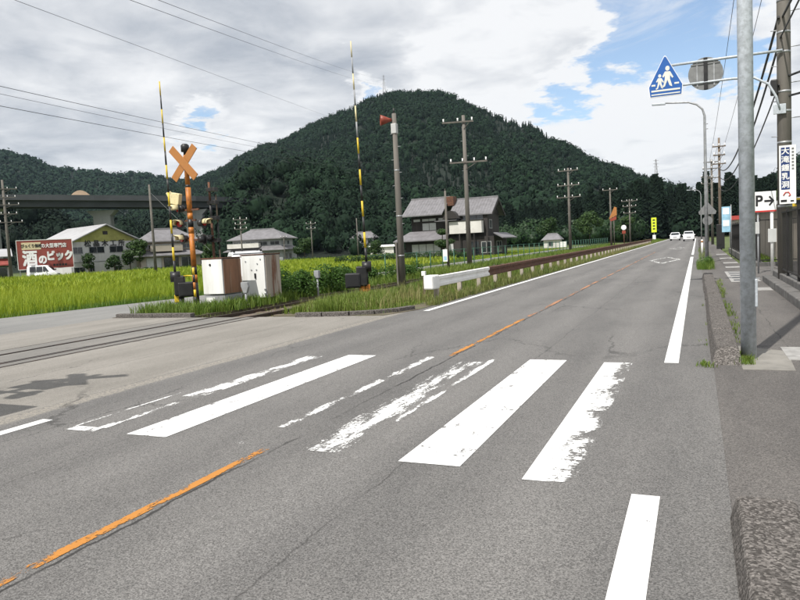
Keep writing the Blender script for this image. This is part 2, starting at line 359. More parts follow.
M['redlens'] = pbr('red_lens', (.35, .01, .01), .2, 0, .05, 5)
M['wire'] = pbr('wire_black', (.03, .031, .034), .6, 0, .1, 3)
M['insul'] = pbr('white_insulator', (.7, .7, .7), .3, 0, .05, 6)
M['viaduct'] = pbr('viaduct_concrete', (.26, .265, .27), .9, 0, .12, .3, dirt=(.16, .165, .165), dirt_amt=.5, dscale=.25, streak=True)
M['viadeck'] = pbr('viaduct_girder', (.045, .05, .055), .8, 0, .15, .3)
M['greenfence'] = pbr('green_fence', (.035, .12, .075), .6, 0, .15, 3)
M['bark'] = pbr('bark', (.07, .052, .038), .95, 0, .35, 6, .6, 20, streak=True)
M['soil'] = pbr('soil', (.10, .085, .055), .98, 0, .35, 2, .6, 12, dirt=(.05, .075, .02), dirt_amt=.7, dscale=1.2)
M['ballast'] = pbr('ballast', (.14, .115, .09), .95, 0, .55, 16, 1.0, 22, dirt=(.06, .075, .025), dirt_amt=.75, dscale=1.0)
M['ground'] = pbr('field_ground', (.075, .105, .025), .98, 0, .35, .25, .4, 3, dirt=(.11, .10, .05), dirt_amt=.5, dscale=.08)
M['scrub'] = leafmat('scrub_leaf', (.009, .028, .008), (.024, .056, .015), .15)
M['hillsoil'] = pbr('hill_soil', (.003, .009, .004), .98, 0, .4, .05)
M['cleared'] = pbr('bare_earth', (.34, .25, .17), .98, 0, .2, .05)
M['rice'] = leafmat('rice_leaf', (.17, .26, .016), (.33, .39, .035), .4)
M['grass'] = leafmat('grass_blade', (.075, .155, .018), (.22, .27, .055), .35)
M['weed'] = leafmat('dry_weed', (.10, .16, .03), (.32, .27, .12), .3)
M['leaf'] = leafmat('bush_leaf', (.032, .085, .014), (.085, .165, .028), .35)
M['treeleaf'] = leafmat('garden_tree_leaf', (.022, .052, .014), (.055, .10, .025), .3)
M['forest'] = leafmat('forest_leaf', (.0035, .0125, .006), (.009, .027, .0105), 0, .9)  # cloud shade over the large hill is put into this darkened green
M['cedar'] = leafmat('cedar_needles', (.0028, .0095, .005), (.0055, .017, .008), 0, .9)  # darkened as well: holds the cloud shade on the hill's conifers
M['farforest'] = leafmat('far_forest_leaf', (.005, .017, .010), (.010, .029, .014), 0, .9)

# ================================================================== THE SETTING
def struct(o): o['kind'] = 'structure'; return o
struct(MB().add([(-3000,-1500,-.25),(3000,-1500,-.25),(3000,4000,-.25),(-3000,4000,-.25)], [(0,1,2,3)]).build('ground', M['ground']))
road = MB(); road.prism([(-6.6,-40),(.15,-40),(.15,420),(-6.2,420),(-6.2,15.2),(-6.6,14.2)], -.24, 0, 'z')
road = struct(road.build('main_road', M['asphalt']))
struct(MB().prism([(-9.93,-30),(-6.6,-30),(-6.6,14.0),(-9.93,13.9)], -.24, 0, 'z').build('crossing_apron', M['apron']))
struct(MB().prism([(-14.8,-30),(-11.95,-30),(-11.95,13.9),(-14.8,13.9)], -.24, 0, 'z').build('crossing_apron', M['apron']))
tp = MB()
for a, b in ((-10.0,-10.27),(-10.45,-11.28),(-11.47,-11.93)): tp.prism([(b,-30),(a,-30),(a,13.85),(b,13.85)], -.2, .002, 'z')
tp = struct(tp.build('track_crossing_panels', M['trackpanel']))
struct(MB().prism([(-19.6,-30),(-14.8,-30),(-14.8,30),(-14.6,120),(-18.2,120),(-18.4,21),(-19.6,14)], -.24, -.003, 'z').build('lane', M['lane']))
struct(MB().prism([(-9.6,14.0),(-6.6,14.0),(-6.2,15.2),(-6.2,170),(-9.6,170)], -.24, .01, 'z').build('verge', M['soil']))
struct(MB().prism([(-14.8,13.9),(-12.1,13.9),(-12.1,120),(-14.6,120),(-14.8,30)], -.24, .01, 'z').build('verge', M['soil']))
struct(MB().prism([(-12.1,13.9),(-9.6,13.9),(-9.6,170),(-12.1,170)], -.24, -.09, 'z').build('ballast_bed', M['ballast']))
walk = struct(MB().prism([(.15,-40),(1.72,-40),(1.72,200),(.15,200)], -.24, -.004, 'z').build('sidewalk', M['walk']))
struct(MB().prism([(1.72,22.5),(14,22.5),(14,32),(1.72,32)], -.24, -.002, 'z').build('parking_forecourt', M['walk']))
struct(MB().prism([(.44,8.3),(.95,8.3),(1.0,9.6),(.44,10.0)], -.01, .002, 'z').build('concrete_patch', M['concrete'], walk))

def strip(name, quads, m, parent=road, z=.004):
    me = bpy.data.meshes.new(name); V = []; F = []; UV = []
    for (x0, x1, y0, y1) in quads:
        b = len(V); V += [(x0,y0,z),(x1,y0,z),(x1,y1,z),(x0,y1,z)]; F.append((b,b+1,b+2,b+3)); UV += [(0,0),(1,0),(1,1),(0,1)]
    me.from_pydata(V, [], F); uv = me.uv_layers.new(name='UVMap')
    for i, q in enumerate(UV): uv.data[i].uv = q
    me.materials.append(m); return place(me, name, parent)
WP = (.74, .74, .73)
p_new = paint('road_paint_new', WP, .325, mid=.03)
p_intact = paint('road_paint_intact', WP, .36, (7, 3), mid=.04, hatch=.06, seed=2)
p_rag = paint('road_paint_ragged', WP, .415, (5, 2.4), side=.30, hatch=.09, seed=4)
p_worn = paint('road_paint_worn', WP, .475, (5, .9), mid=.12, hatch=.06, seed=6)
p_thin = paint('road_paint_thin', WP, .50, (6, 1.6), mid=.08, seed=9)
p_s1 = paint('road_paint_s1', WP, .465, (5, 1.6), mid=.10, seed=12)
p_line = paint('road_paint_line', WP, .35, (6, 1.2), seed=3)
p_far = paint('road_paint_far', (.62,.62,.60), .50, (5, .5), seed=5)
p_or = paint('road_paint_orange', (.44, .18, .025), .445, (9, 2.2), mid=.07, seed=1)
p_orf = paint('road_paint_orange_faded', (.36, .17, .08), .49, (5, .6), mid=.05, seed=8)
strip('crosswalk_stripe', [(-5.33,-5.07,5.9,8.6),(-5.20,-5.09,4.6,5.9),(-5.5,-5.12,4.47,4.6),(-5.50,-5.46,4.6,6.2)], p_s1)
strip('crosswalk_stripe', [(-4.72,-4.27,4.48,8.75)], p_intact)
strip('crosswalk_stripe', [(-3.47,-3.34,5.0,8.72),(-3.62,-3.45,4.48,4.64)], p_thin)
strip('crosswalk_stripe', [(-2.91,-2.53,4.45,8.4),(-2.53,-2.44,5.4,8.6)], p_worn)
strip('crosswalk_stripe', [(-2.01,-1.54,4.38,8.65)], p_intact)
strip('crosswalk_stripe', [(-1.07,-.74,4.24,8.55)], p_rag)
strip('edge_line', [(-.385,-.225,-20,4.16)], p_new); strip('edge_line', [(-.385,-.225,8.6,45)], p_line)
strip('edge_line', [(-.36,-.22,49,160)], p_line); strip('edge_line', [(-5.98,-5.83,14.9,170)], p_line)
strip('edge_line', [(-6.08,-5.94,-20,4.72)], p_line)
strip('centre_line', [(-3.215,-3.135,-20,4.4)], p_or); strip('centre_line', [(-3.21,-3.125,8.83,13.2)], p_or)
strip('centre_line', [(-3.215,-3.115,13.6,60)], p_orf)
def diamond(y):
    me = MB()
    for a, b in (((-1.7,y-4.4),(-2.45,y)),((-2.45,y),(-1.7,y+4.4)),((-1.7,y+4.4),(-.95,y)),((-.95,y),(-1.7,y-4.4))):
        a, b = Vector(a+(0,)), Vector(b+(0,)); d = (b-a).normalized(); n = Vector((-d.y, d.x, 0))*.09; n.y *= 2
        me.add([tuple(a-n+Vector((0,0,.004))), tuple(b-n+Vector((0,0,.004))), tuple(b+n+Vector((0,0,.0041))), tuple(a+n+Vector((0,0,.0041)))], [(0,1,2,3)])
    me.build('diamond_marking', p_far, road)
diamond(41.5); diamond(71)

# kerb stones along the sidewalk: each its own piece
def kerb_mesh(L, end=0):
    mb = MB(); sec = [(.13,0),(.47,0),(.445,.17),(.185,.17)]
    if end:
        a = [(x, 0, z) for x, z in sec]; a[2] = (.43, .34, .17); a[3] = (.2, .34, .17)
    else: a = [(x, .006, z) for x, z in sec]
    b = [(x, L-.006, z) for x, z in sec]
    mb.add(a+b, [(0,1,2,3),(7,6,5,4),(0,4,5,1),(1,5,6,2),(2,6,7,3),(3,7,4,0)])
    return mb.mesh('kerb_stone', M['kerb'])
k2 = kerb_mesh(2.0); ke = kerb_mesh(2.0, 1)
for i in range(8): place(ke if i == 0 else k2, 'kerb_stone', walk, (random.uniform(-.012,.012), 8.55+i*2, random.uniform(-.012,.006)-.004), (0,0,random.uniform(-.006,.006)), .018)
def nk(y0, L):
    mb = MB(); sec = [(.13,0),(.46,0),(.445,.15),(.17,.15)]
    mb.add([(x,y0,z) for x, z in sec]+[(x,y0+L,z) for x, z in sec], [(0,1,2,3),(7,6,5,4),(0,4,5,1),(1,5,6,2),(2,6,7,3),(3,7,4,0)])
    return mb.mesh('kerb_stone', M['kerb'])
for y0 in (1.92, -.1, -2.12): place(nk(y0, 2.0), 'kerb_stone', walk, (0,0,-.004), None, .022)
for y0 in range(52, 120, 4): place(k2, 'kerb_stone', walk, (0,y0,-.004), None, 0)
# pale covers set into the sidewalk
def slab(x0,x1,y0,y1,z=.004): MB().box(x0,x1,y0,y1,-.03,z).build('cover_slab', M['slab'], walk)
slab(.96,1.5,8.96,9.92); slab(1.2,1.7,19.0,19.9); slab(1.05,1.7,30.6,31.6); slab(1.1,1.7,34.6,35.8); slab(1.1,1.7,40.0,41.6); slab(1.1,1.7,47,48.5)
gr = MB().box(.9,1.68,22.2,27.8,-.03,.001).build('drain_recess', M['black'], walk)
for x0,x1,y0,y1 in [(.9,1.0,22.2,27.8),(1.58,1.68,22.2,27.8)]+[(1.0,1.58,22.2+i*1.1,22.75+i*1.1) for i in range(5)]+[(1.0,1.58,27.6,27.8)]:
    MB().box(x0,x1,y0,y1,-.02,.006).build('drain_bar', M['slab'], gr)

# railway: rails, sleepers
trk = tag(thing('railway_track', 'rusty single railway track crossing the side road and running beside the main road', 'railway track', (0,0,0)), None)
for x in (-11.40, -10.33):
    rm = MB()
    rm.box(x-.035,x+.035,-30,170,-.04,.006); rm.box(x-.02,x+.02,-30,170,-.13,-.04); rm.box(x-.07,x+.07,-30,170,-.16,-.13)
    rm.build('rail', M['rail'], trk)
MB().box(-9.985,-9.935,-30,13.9,-.1,.008).build('panel_edge_rail', M['rail'], trk)
MB().box(-11.945,-11.932,-30,13.9,-.1,.006).build('panel_edge_rail', M['rail'], trk)
slm = MB().box(-1.05,1.05,-.11,.11,-.14,-.075).mesh('sleeper', M['wood'])
for i in range(110): place(slm, 'sleeper', trk, (-10.865, 14.4+i*.72, 0))

# kerbs of the crossing islands
isl1 = thing('island_kerb', 'low dark kerb in front of the barrier and white cabinets', 'kerb', (-13.4,14,0))
for i, x in enumerate((-1.25,-.6,.05,.7)): MB().box(x,x+.64,-.12+.0*i,.06,-.2,.11).build('kerb_stone', M['kerb'], isl1, None, None, .015)
isl2 = thing('island_kerb', 'low curved kerb edging the grass below the right barrier', 'kerb', (-7.6,14.2,0))
cp = [(-1.25,-.32),(-.55,-.26),(.1,-.14),(.62,.12),(1.0,.55),(1.2,1.1)]
for a, b in zip(cp, cp[1:]):
    d = Vector((b[0]-a[0], b[1]-a[1], 0)); c = ((a[0]+b[0])/2, (a[1]+b[1])/2, -.04)
    MB().cbox(c, (d.length-.012,.17,.28), Matrix.Rotation(math.atan2(d.y,d.x),3,'Z')).build('kerb_stone', M['kerb'], isl2, None, None, .015)

# ------------------------------------------------------------------ hills: lofted from ridge lines
def loft(name, ridge, foot, back, m, na=90, nb=34, bump=5.0, power=1.25):
    rp = np.array(ridge, float); s = np.r_[0, np.cumsum(np.hypot(*np.diff(rp[:, :2], axis=0).T))]
    si = np.linspace(0, s[-1], na); rx, ry, rz = (np.interp(si, s, rp[:, k]) for k in range(3))
    k = np.ones(5)/5; rz = np.convolve(np.pad(rz, 2, 'edge'), k, 'valid')*.5+rz*.5
    d = np.hypot(rx, ry); ux, uy = rx/d, ry/d
    T = np.r_[np.linspace(0, 1, nb), np.linspace(1.06, 1.7, 10)]
    V = np.zeros((na, len(T), 3))
    for j, t in enumerate(T):
        if t <= 1: rr = foot+(d-foot)*t; z = rz*t**power
        else: rr = d+back*(t-1)/.7; z = rz*(1-(t-1)/.7)
        ph = si/60+j*.35
        n = (np.sin(si/38+1.7*t*5)+.7*np.sin(si/17+t*9+1)+.5*np.sin(si/9-t*14))*bump*min(1, t*2)*(1 if t < .95 else max(0, .25))
        V[:, j, 0] = ux*rr; V[:, j, 1] = uy*rr; V[:, j, 2] = np.maximum(z, -3)+n*np.clip(rz/60, .1, 1)-.5
    nj = len(T)
    F = [(i*nj+j, (i+1)*nj+j, (i+1)*nj+j+1, i*nj+j+1) for i in range(na-1) for j in range(nj-1)]
    struct(place(nmesh(name, V.reshape(-1, 3), F, m, None, True), name))
    return V[:, :, :], len(T), nb
MAIN = [(-560,330,25),(-498,402,35),(-442,435,49),(-378,453,57),(-321,453,75),(-270,445,86),(-240,439,92),(-212,431,95),(-190,424,97),(-163,420,97),(-144,416,91),(-132,411,84),(-120,408,78),(-106,401,69),(-86,391,58),(-68,382,46),(-45,367,34),(-25,349,23),(-11,335,17),(0,320,12),(9,310,5),(20,300,2)]
FAR = [(-850,330,150),(-792,427,147),(-737,482,134),(-689,514,122),(-664,530,113),(-639,545,99),(-626,574,96),(-611,619,100),(-590,653,94),(-572,695,90),(-524,756,95),(-472,824,104)]
LOW = [(-300,100,40),(-266,139,35),(-243,158,31),(-225,167,24),(-219,167,26),(-212,168,19),(-202,171,12),(-192,175,9),(-181,187,9),(-167,202,6),(-152,217,5),(-135,234,4),(-110,235,3)]
RIGHT = [(-40,559,27),(2,480,20),(18,440,17),(29,419,18),(35,398,20),(45,377,29),(60,365,35),(79,351,36),(140,330,40),(200,300,40)]
def grow(rg, k): return [(x*k, y*k, (z+8)*k-7) for x, y, z in rg]
MAIN = grow(MAIN,1.75); FAR = grow(FAR,1.5); RIGHT = grow(RIGHT,1.5)
SPUR = [(-math.sin(R(a))*q, math.cos(R(a))*q, z) for a, q, z in ((39.6,207,2),(38.4,208,11),(37,210,20),(35,218,25),(32,232,28),(28,250,26),(24,262,16),(20,270,5))]
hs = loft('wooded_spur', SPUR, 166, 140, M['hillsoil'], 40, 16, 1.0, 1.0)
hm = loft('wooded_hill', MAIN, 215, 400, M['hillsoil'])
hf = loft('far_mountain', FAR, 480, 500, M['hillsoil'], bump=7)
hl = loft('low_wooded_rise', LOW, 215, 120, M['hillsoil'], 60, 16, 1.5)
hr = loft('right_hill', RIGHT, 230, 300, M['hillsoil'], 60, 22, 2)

# tree prototypes (triangles) for the woods
def ico():
    t = (1+5**.5)/2
    V = np.array([(-1,t,0),(1,t,0),(-1,-t,0),(1,-t,0),(0,-1,t),(0,1,t),(0,-1,-t),(0,1,-t),(t,0,-1),(t,0,1),(-t,0,-1),(-t,0,1)], float)
    F = [(0,11,5),(0,5,1),(0,1,7),(0,7,10),(0,10,11),(1,5,9),(5,11,4),(11,10,2),(10,7,6),(7,1,8),(3,9,4),(3,4,2),(3,2,6),(3,6,8),(3,8,9),(4,9,5),(2,4,11),(6,2,10),(8,6,7),(9,8,1)]
    return V/np.linalg.norm(V[0]), np.array(F)
IV, IF = ico()
def proto_round(nleaf, rng):
    V = IV*np.array([.58,.58,.54])*(1+rng.uniform(-.2,.2,(12,1)))+np.array([0,0,.62]); F = IF.copy()
    d = rng.normal(size=(nleaf,3)); d[:,2] = np.abs(d[:,2])*.9-.25; d /= np.linalg.norm(d,axis=1)[:,None]
    lump = 1+.22*np.sin(d[:,0]*5+rng.uniform(0,6))*np.sin(d[:,1]*5+rng.uniform(0,6))
    c = d*np.array([.88,.88,.80])*(lump*rng.uniform(.8,1.08,nleaf))[:,None]+np.array([0,0,.62])
    a = rng.normal(size=(nleaf,3)); a -= d*(a*d).sum(1)[:,None]*.6; a /= np.linalg.norm(a,axis=1)[:,None]
    b = np.cross(d,a); s = rng.uniform(.5,1.0,(nleaf,1))*(1.5/nleaf**.5)
    tri = np.stack([c+a*s, c-a*s*.6+b*s*.9, c-a*s*.6-b*s*.9], 1).reshape(-1,3)
    return np.r_[V,tri], np.r_[F, 12+np.arange(nleaf*3).reshape(-1,3)]
def proto_cone(nleaf, rng, wd=.26):
    n = 7; V = [(wd*.55*math.cos(2*PI*i/n), wd*.55*math.sin(2*PI*i/n), .1) for i in range(n)]+[(0,0,.93)]
    F = [(i,(i+1)%n,n) for i in range(n)]
    z = rng.uniform(.05,.97,nleaf)**.85; an = rng.uniform(0,2*PI,nleaf); r = wd*(1.03-z)**.8*rng.uniform(.75,1.12,nleaf)
    o = np.stack([np.cos(an),np.sin(an),np.zeros(nleaf)],1); tg = np.stack([-np.sin(an),np.cos(an),np.zeros(nleaf)],1)
    tip = o*r[:,None]+np.stack([0*z,0*z,z-.045],1); s = (.05+.09*(1-z))[:,None]
    a = o*(r*.35)[:,None]+tg*s+np.stack([0*z,0*z,z+.035],1); b = o*(r*.35)[:,None]-tg*s+np.stack([0*z,0*z,z+.035],1)
    tri = np.stack([tip,a,b],1).reshape(-1,3)
    return np.r_[np.array(V),tri], np.r_[np.array(F), len(V)+np.arange(nleaf*3).reshape(-1,3)]
def scatter(name, protos, pts, size, hfac, m, label, cat='forest', tint_rng=(0,1)):
    rng = RNG; Vs=[]; Fs=[]; Ts=[]; off=0
    which = rng.integers(0,len(protos),len(pts))
    for k,(pv,pf) in enumerate(protos):
        ix = np.where(which==k)[0]
        if len(ix)==0: continue
        an = rng.uniform(0,2*PI,len(ix)); c,s = np.cos(an),np.sin(an); sz = size[ix]; h = hfac[ix]
        X = (pv[None,:,0]*c[:,None]-pv[None,:,1]*s[:,None])*sz[:,None]; Y = (pv[None,:,0]*s[:,None]+pv[None,:,1]*c[:,None])*sz[:,None]
        Z = pv[None,:,2]*(sz*h)[:,None]
        P3 = np.stack([X,Y,Z],-1)+pts[ix][:,None,:]
        Vs.append(P3.reshape(-1,3)); Fs.append((pf[None]+(np.arange(len(ix))*len(pv))[:,None,None]+off).reshape(-1,3)); off += P3.shape[0]*P3.shape[1]
        tt = rng.uniform(*tint_rng,len(ix))[:,None]*.75+rng.uniform(0,.25,(len(ix),len(pf))); Ts.append(tt.ravel())
    o = place(nmesh(name, np.concatenate(Vs), np.concatenate(Fs), m, np.concatenate(Ts)), name)
    return tag(o, label, cat, kind='stuff')
def on_loft(V, n, tmin, tmax, rng, pw=1.0):
    na, nj, _ = V.shape
    # sample evenly by area of the cells
    A = V[:-1,:-1]; B = V[1:,:-1]; C = V[:-1,1:]
    area = np.linalg.norm(np.cross(B-A,C-A),axis=2); area[:, :int(tmin*34)] = 0; area[:, int(tmax*34):] = 0
    p = (area/area.sum()).ravel(); ix = rng.choice(len(p), n, p=p); i, j = ix//(nj-1), ix%(nj-1)
    u, v = rng.uniform(size=n)[:,None], rng.uniform(size=n)[:,None]
    return V[i,j]*(1-u)*(1-v)+V[i+1,j]*u*(1-v)+V[i,j+1]*(1-u)*v+V[i+1,j+1]*u*v
rr = [proto_round(36, RNG) for _ in range(7)]; cc = [proto_cone(36, RNG) for _ in range(5)]; rn = [proto_round(120, RNG) for _ in range(6)]
p = on_loft(hm[0], 24000, .0, 1.03, RNG); p[:,2] -= 1.0
isc = (np.sin(p[:,0]/31)+np.sin(p[:,1]/23+p[:,0]/57)+RNG.normal(0,.6,len(p))) > .55
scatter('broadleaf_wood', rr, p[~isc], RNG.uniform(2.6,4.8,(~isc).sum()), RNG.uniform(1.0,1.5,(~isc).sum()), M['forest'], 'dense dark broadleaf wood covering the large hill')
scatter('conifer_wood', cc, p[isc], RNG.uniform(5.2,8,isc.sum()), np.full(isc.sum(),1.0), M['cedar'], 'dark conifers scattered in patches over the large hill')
rs = [proto_round(8, RNG) for _ in range(4)]; cs = [proto_cone(12, RNG, .3) for _ in range(4)]
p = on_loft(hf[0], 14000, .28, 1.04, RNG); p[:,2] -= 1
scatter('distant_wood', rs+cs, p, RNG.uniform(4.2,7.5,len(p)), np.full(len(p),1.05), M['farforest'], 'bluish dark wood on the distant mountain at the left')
p = on_loft(hl[0], 1150, .0, 1.1, RNG); p[:,2] -= .5
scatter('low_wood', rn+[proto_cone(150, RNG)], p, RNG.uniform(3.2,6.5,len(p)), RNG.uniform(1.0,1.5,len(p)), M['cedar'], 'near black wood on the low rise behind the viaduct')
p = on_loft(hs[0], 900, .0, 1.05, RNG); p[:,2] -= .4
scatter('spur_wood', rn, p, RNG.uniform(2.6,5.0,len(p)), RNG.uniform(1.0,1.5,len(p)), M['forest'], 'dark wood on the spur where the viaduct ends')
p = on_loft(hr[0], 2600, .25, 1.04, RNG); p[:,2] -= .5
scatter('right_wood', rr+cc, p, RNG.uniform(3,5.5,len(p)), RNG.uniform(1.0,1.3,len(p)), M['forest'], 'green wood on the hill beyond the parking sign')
# tall cedars closing the road
n = 420; x = RNG.uniform(-60,22,n); y = 186+RNG.uniform(0,70,n)+np.abs(x+10)*.25
ok = (x < -8.5) | (x > 1.5) | (y > 225); x, y = x[ok], y[ok]; n = len(x)
big = [proto_cone(240, RNG, .17) for _ in range(4)]
h = np.interp(x, [-60,-35,-14,-5,22], [11,13,15,16,13])*RNG.uniform(.85,1.12,n)
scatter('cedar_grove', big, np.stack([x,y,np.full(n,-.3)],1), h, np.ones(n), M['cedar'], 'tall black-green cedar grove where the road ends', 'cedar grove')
# brighter scrub along the hill's foot
n = 420; az = np.radians(RNG.uniform(2,33,n)); rg = RNG.uniform(165,205,n)+ (az*20)
x, y = -np.sin(az)*rg, np.cos(az)*rg; k = x < -14
x, y = x[k], y[k]; n = len(x)
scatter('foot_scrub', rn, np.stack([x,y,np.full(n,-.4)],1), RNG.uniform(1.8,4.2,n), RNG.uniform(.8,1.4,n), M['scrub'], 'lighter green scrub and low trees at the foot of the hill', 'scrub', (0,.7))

# bare earth cutting on the left slope
m_ = MB(); pts = []
for i in range(9):
    a = i/8; pts.append((a, math.sin(PI*a)**.8))
cx, cy = -313.5, 279.5
vs = [(cx+a*8-4, cy+a*9-4.5, 37.6+h*4.4) for a, h in pts]; vb = [(cx+a*10-5+3, cy+a*11-5.5-3, 33) for a, h in pts]
m_.add(vs+vb, [(i, i+1, i+10, i+9) for i in range(8)]); m_.add([(v[0]-6,v[1]+8,v[2]-5) for v in vs]+vs, [(i+9,i+10,i+1,i) for i in range(8)])
struct(m_.build('bare_cutting', M['cleared']))

# ================================================================== VEGETATION
def blades(name, xy, z0, hgt, wid, m, per=5, spread=.06, lean=.45, tint=(0,1), parent=None):
    rng = RNG; n = len(xy)*per
    base = np.repeat(xy, per, 0)+rng.normal(0,spread,(n,2)); h = np.repeat(hgt,per)*rng.uniform(.6,1.15,n)
    an = rng.uniform(0,2*PI,n); d = np.stack([np.cos(an),np.sin(an)],1); ln = rng.uniform(.1,1,n)*lean*h
    sd = np.stack([-d[:,1],d[:,0]],1); w2 = wid*rng.uniform(.6,1.3,n)[:,None]/2
    z0 = np.repeat(z0,per) if np.ndim(z0) else np.full(n,z0)
    V = np.zeros((n,5,3))
    V[:,0,:2] = base+sd*w2; V[:,1,:2] = base-sd*w2; V[:,0,2]=V[:,1,2]=z0
    mid = base+d*(ln*.3)[:,None]; V[:,2,:2]=mid+sd*w2*.85; V[:,3,:2]=mid-sd*w2*.85; V[:,2,2]=V[:,3,2]=z0+h*.62
    V[:,4,:2]=base+d*ln[:,None]; V[:,4,2]=z0+h*(1-.15*rng.uniform(size=n))
    F = np.array([(0,1,3),(0,3,2),(2,3,4)])[None]+(np.arange(n)*5)[:,None,None]
    t = np.repeat(np.repeat(rng.uniform(*tint,len(xy)),per)*.6+rng.uniform(0,.4,n)*(tint[1]-tint[0]),3)
    return place(nmesh(name, V.reshape(-1,3), F.reshape(-1,3), m, t), name, parent)
def rnd(n, x0, x1, y0, y1): return np.stack([RNG.uniform(x0,x1,n),RNG.uniform(y0,y1,n)],1)
# rice: planted rows, thinner and coarser with distance
def ricefield(name, label, inside):
    gx, gy = np.meshgrid(np.arange(-100,-18.6,.26), np.arange(8,112,.30)); q = np.stack([gx.ravel(),gy.ravel()],1)+RNG.normal(0,.035,(gx.size,2))
    d = np.hypot(q[:,0],q[:,1]); az = np.degrees(np.arctan2(-q[:,0],q[:,1])); keep = inside(q)&(az<58)&(az>19)
    pr = np.interp(d,[20,40,70,110],[1,.62,.26,.14]); keep &= RNG.uniform(size=len(q))<pr; q = q[keep]; d = d[keep]
    hg = .52+.05*np.sin(q[:,0]*.5)+RNG.normal(0,.03,len(q)); 
    near = d<45
    V1 = blades(name, q[near], -.2, hg[near]+.12, .020, M['rice'], 9, .09, .45); tag(V1, label, 'rice field', kind='stuff')
    return q[~near], hg[~near]
inA = lambda q: (q[:,0] < np.interp(q[:,1],[8,14,21,120],[-20.6,-20.4,-19.3,-19.0]))&(np.hypot(q[:,0],q[:,1])<np.where(np.degrees(np.arctan2(-q[:,0],q[:,1]))>39,96,112))&~((q[:,1]>60)&(q[:,0]>-42))
qf, hf_ = ricefield('rice_crop', 'bright yellow-green rice standing in the near paddy beside the lane', inA)
tag(blades('rice_crop', qf, -.2, hf_+.2, .11, M['rice'], 4, .18, .55), 'yellow-green rice at the far side of the paddy, before the houses', 'rice field', kind='stuff')
# grass along the paddy edge, the verges and the track
def grass(label, q, h, m, wid=.012, per=6, spread=.05, lean=.6, z=0.0, tint=(0,1)):
    tag(blades('grass', q, z, h, wid, m, per, spread, lean, tint), label, 'grass', kind='stuff')
q = rnd(2600,-20.4,-18.5,12,60); q = q[q[:,0] < np.interp(q[:,1],[8,14,21,120],[-19.7,-19.5,-18.5,-18.2])-.05]
grass('dark green grass along the edge of the rice paddy', q, np.full(len(q),.32), M['grass'], .016, 6, .08, z=-.15, tint=(0,.5))
q = np.r_[rnd(4800,-9.6,-6.75,14.35,30), rnd(3000,-9.6,-6.3,30,62), rnd(1800,-9.6,-6.3,62,165)]
hh = .13+.16*np.clip(np.sin(q[:,0]*2.1)+np.sin(q[:,1]*.9),0,1.4)+.1*(q[:,0]<-8)
hh *= np.where((q[:,0]>-7.1)&(q[:,1]>16),.8,1)
k = (q[:,1]<62)
grass('rough green grass on the verge between road and railway', q[k], hh[k], M['grass'], .014, 7, .06)
grass('far rough grass on the verge beside the guardrail', q[~k], hh[~k]*1.2, M['grass'], .05, 5, .15)
q = np.r_[rnd(700,-9.4,-6.8,14.5,28), rnd(900,-9.4,-6.3,28,110)]
grass('straw-coloured weeds and seed heads on the verge', q, RNG.uniform(.25,.5,len(q)), M['weed'], .011, 6, .07, .5, tint=(.4,1))
q = np.r_[rnd(2300,-14.6,-12.1,18.8,40), rnd(3000,-14.4,-12.1,40,118), rnd(420,-14.5,-12.2,14.2,16.0), rnd(500,-12.8,-12.0,15,19)]
grass('long grass between the railway and the green fence', q, RNG.uniform(.15,.42,len(q)), M['grass'], .02, 6, .09, tint=(.1,.9))
q = np.r_[rnd(900,-12.1,-9.6,14.2,60)]; q = q[(np.abs(q[:,0]+11.4)>.12)&(np.abs(q[:,0]+10.33)>.12)]
grass('thin weeds growing in the railway ballast', q, RNG.uniform(.06,.2,len(q)), M['weed'], .012, 5, .06, z=-.1, tint=(0,.7))
q = np.r_[rnd(60,.44,.60,10,16), rnd(70,.42,.56,8.6,9.4), rnd(14,.0,.13,8.35,8.6), rnd(4,.08,.13,9.5,16), rnd(200,.0,.62,29.5,32.5), rnd(60,.48,.62,17,23), rnd(120,.1,.6,36,60)]
grass('small weeds sprouting beside the sidewalk kerb', q, np.where(q[:,1]>28,RNG.uniform(.15,.45,len(q)),RNG.uniform(.03,.11,len(q))), M['grass'], .009, 6, .03, .8)
q = np.r_[rnd(1300,-6.42,-6.16,16.2,40), rnd(1800,-6.42,-6.14,40,110)]
grass('ragged weeds under the guardrail along the road edge', q, RNG.uniform(.08,.34,len(q)), M['weed'], .014, 6, .06, .6, tint=(0,.8))
q = rnd(1500,2.4,3.1,33,60); grass('grass strip behind the black roadside fence', q, RNG.uniform(.1,.3,len(q)), M['grass'], .02, 5, .08)
q = np.r_[rnd(7000,-60,-19,62,118)]; q = q[q[:,0]>-42]
grass('light green meadow before the dark timber house', q, np.full(len(q),.2), M['rice'], .09, 4, .2, .7, z=-.25, tint=(0,.6))

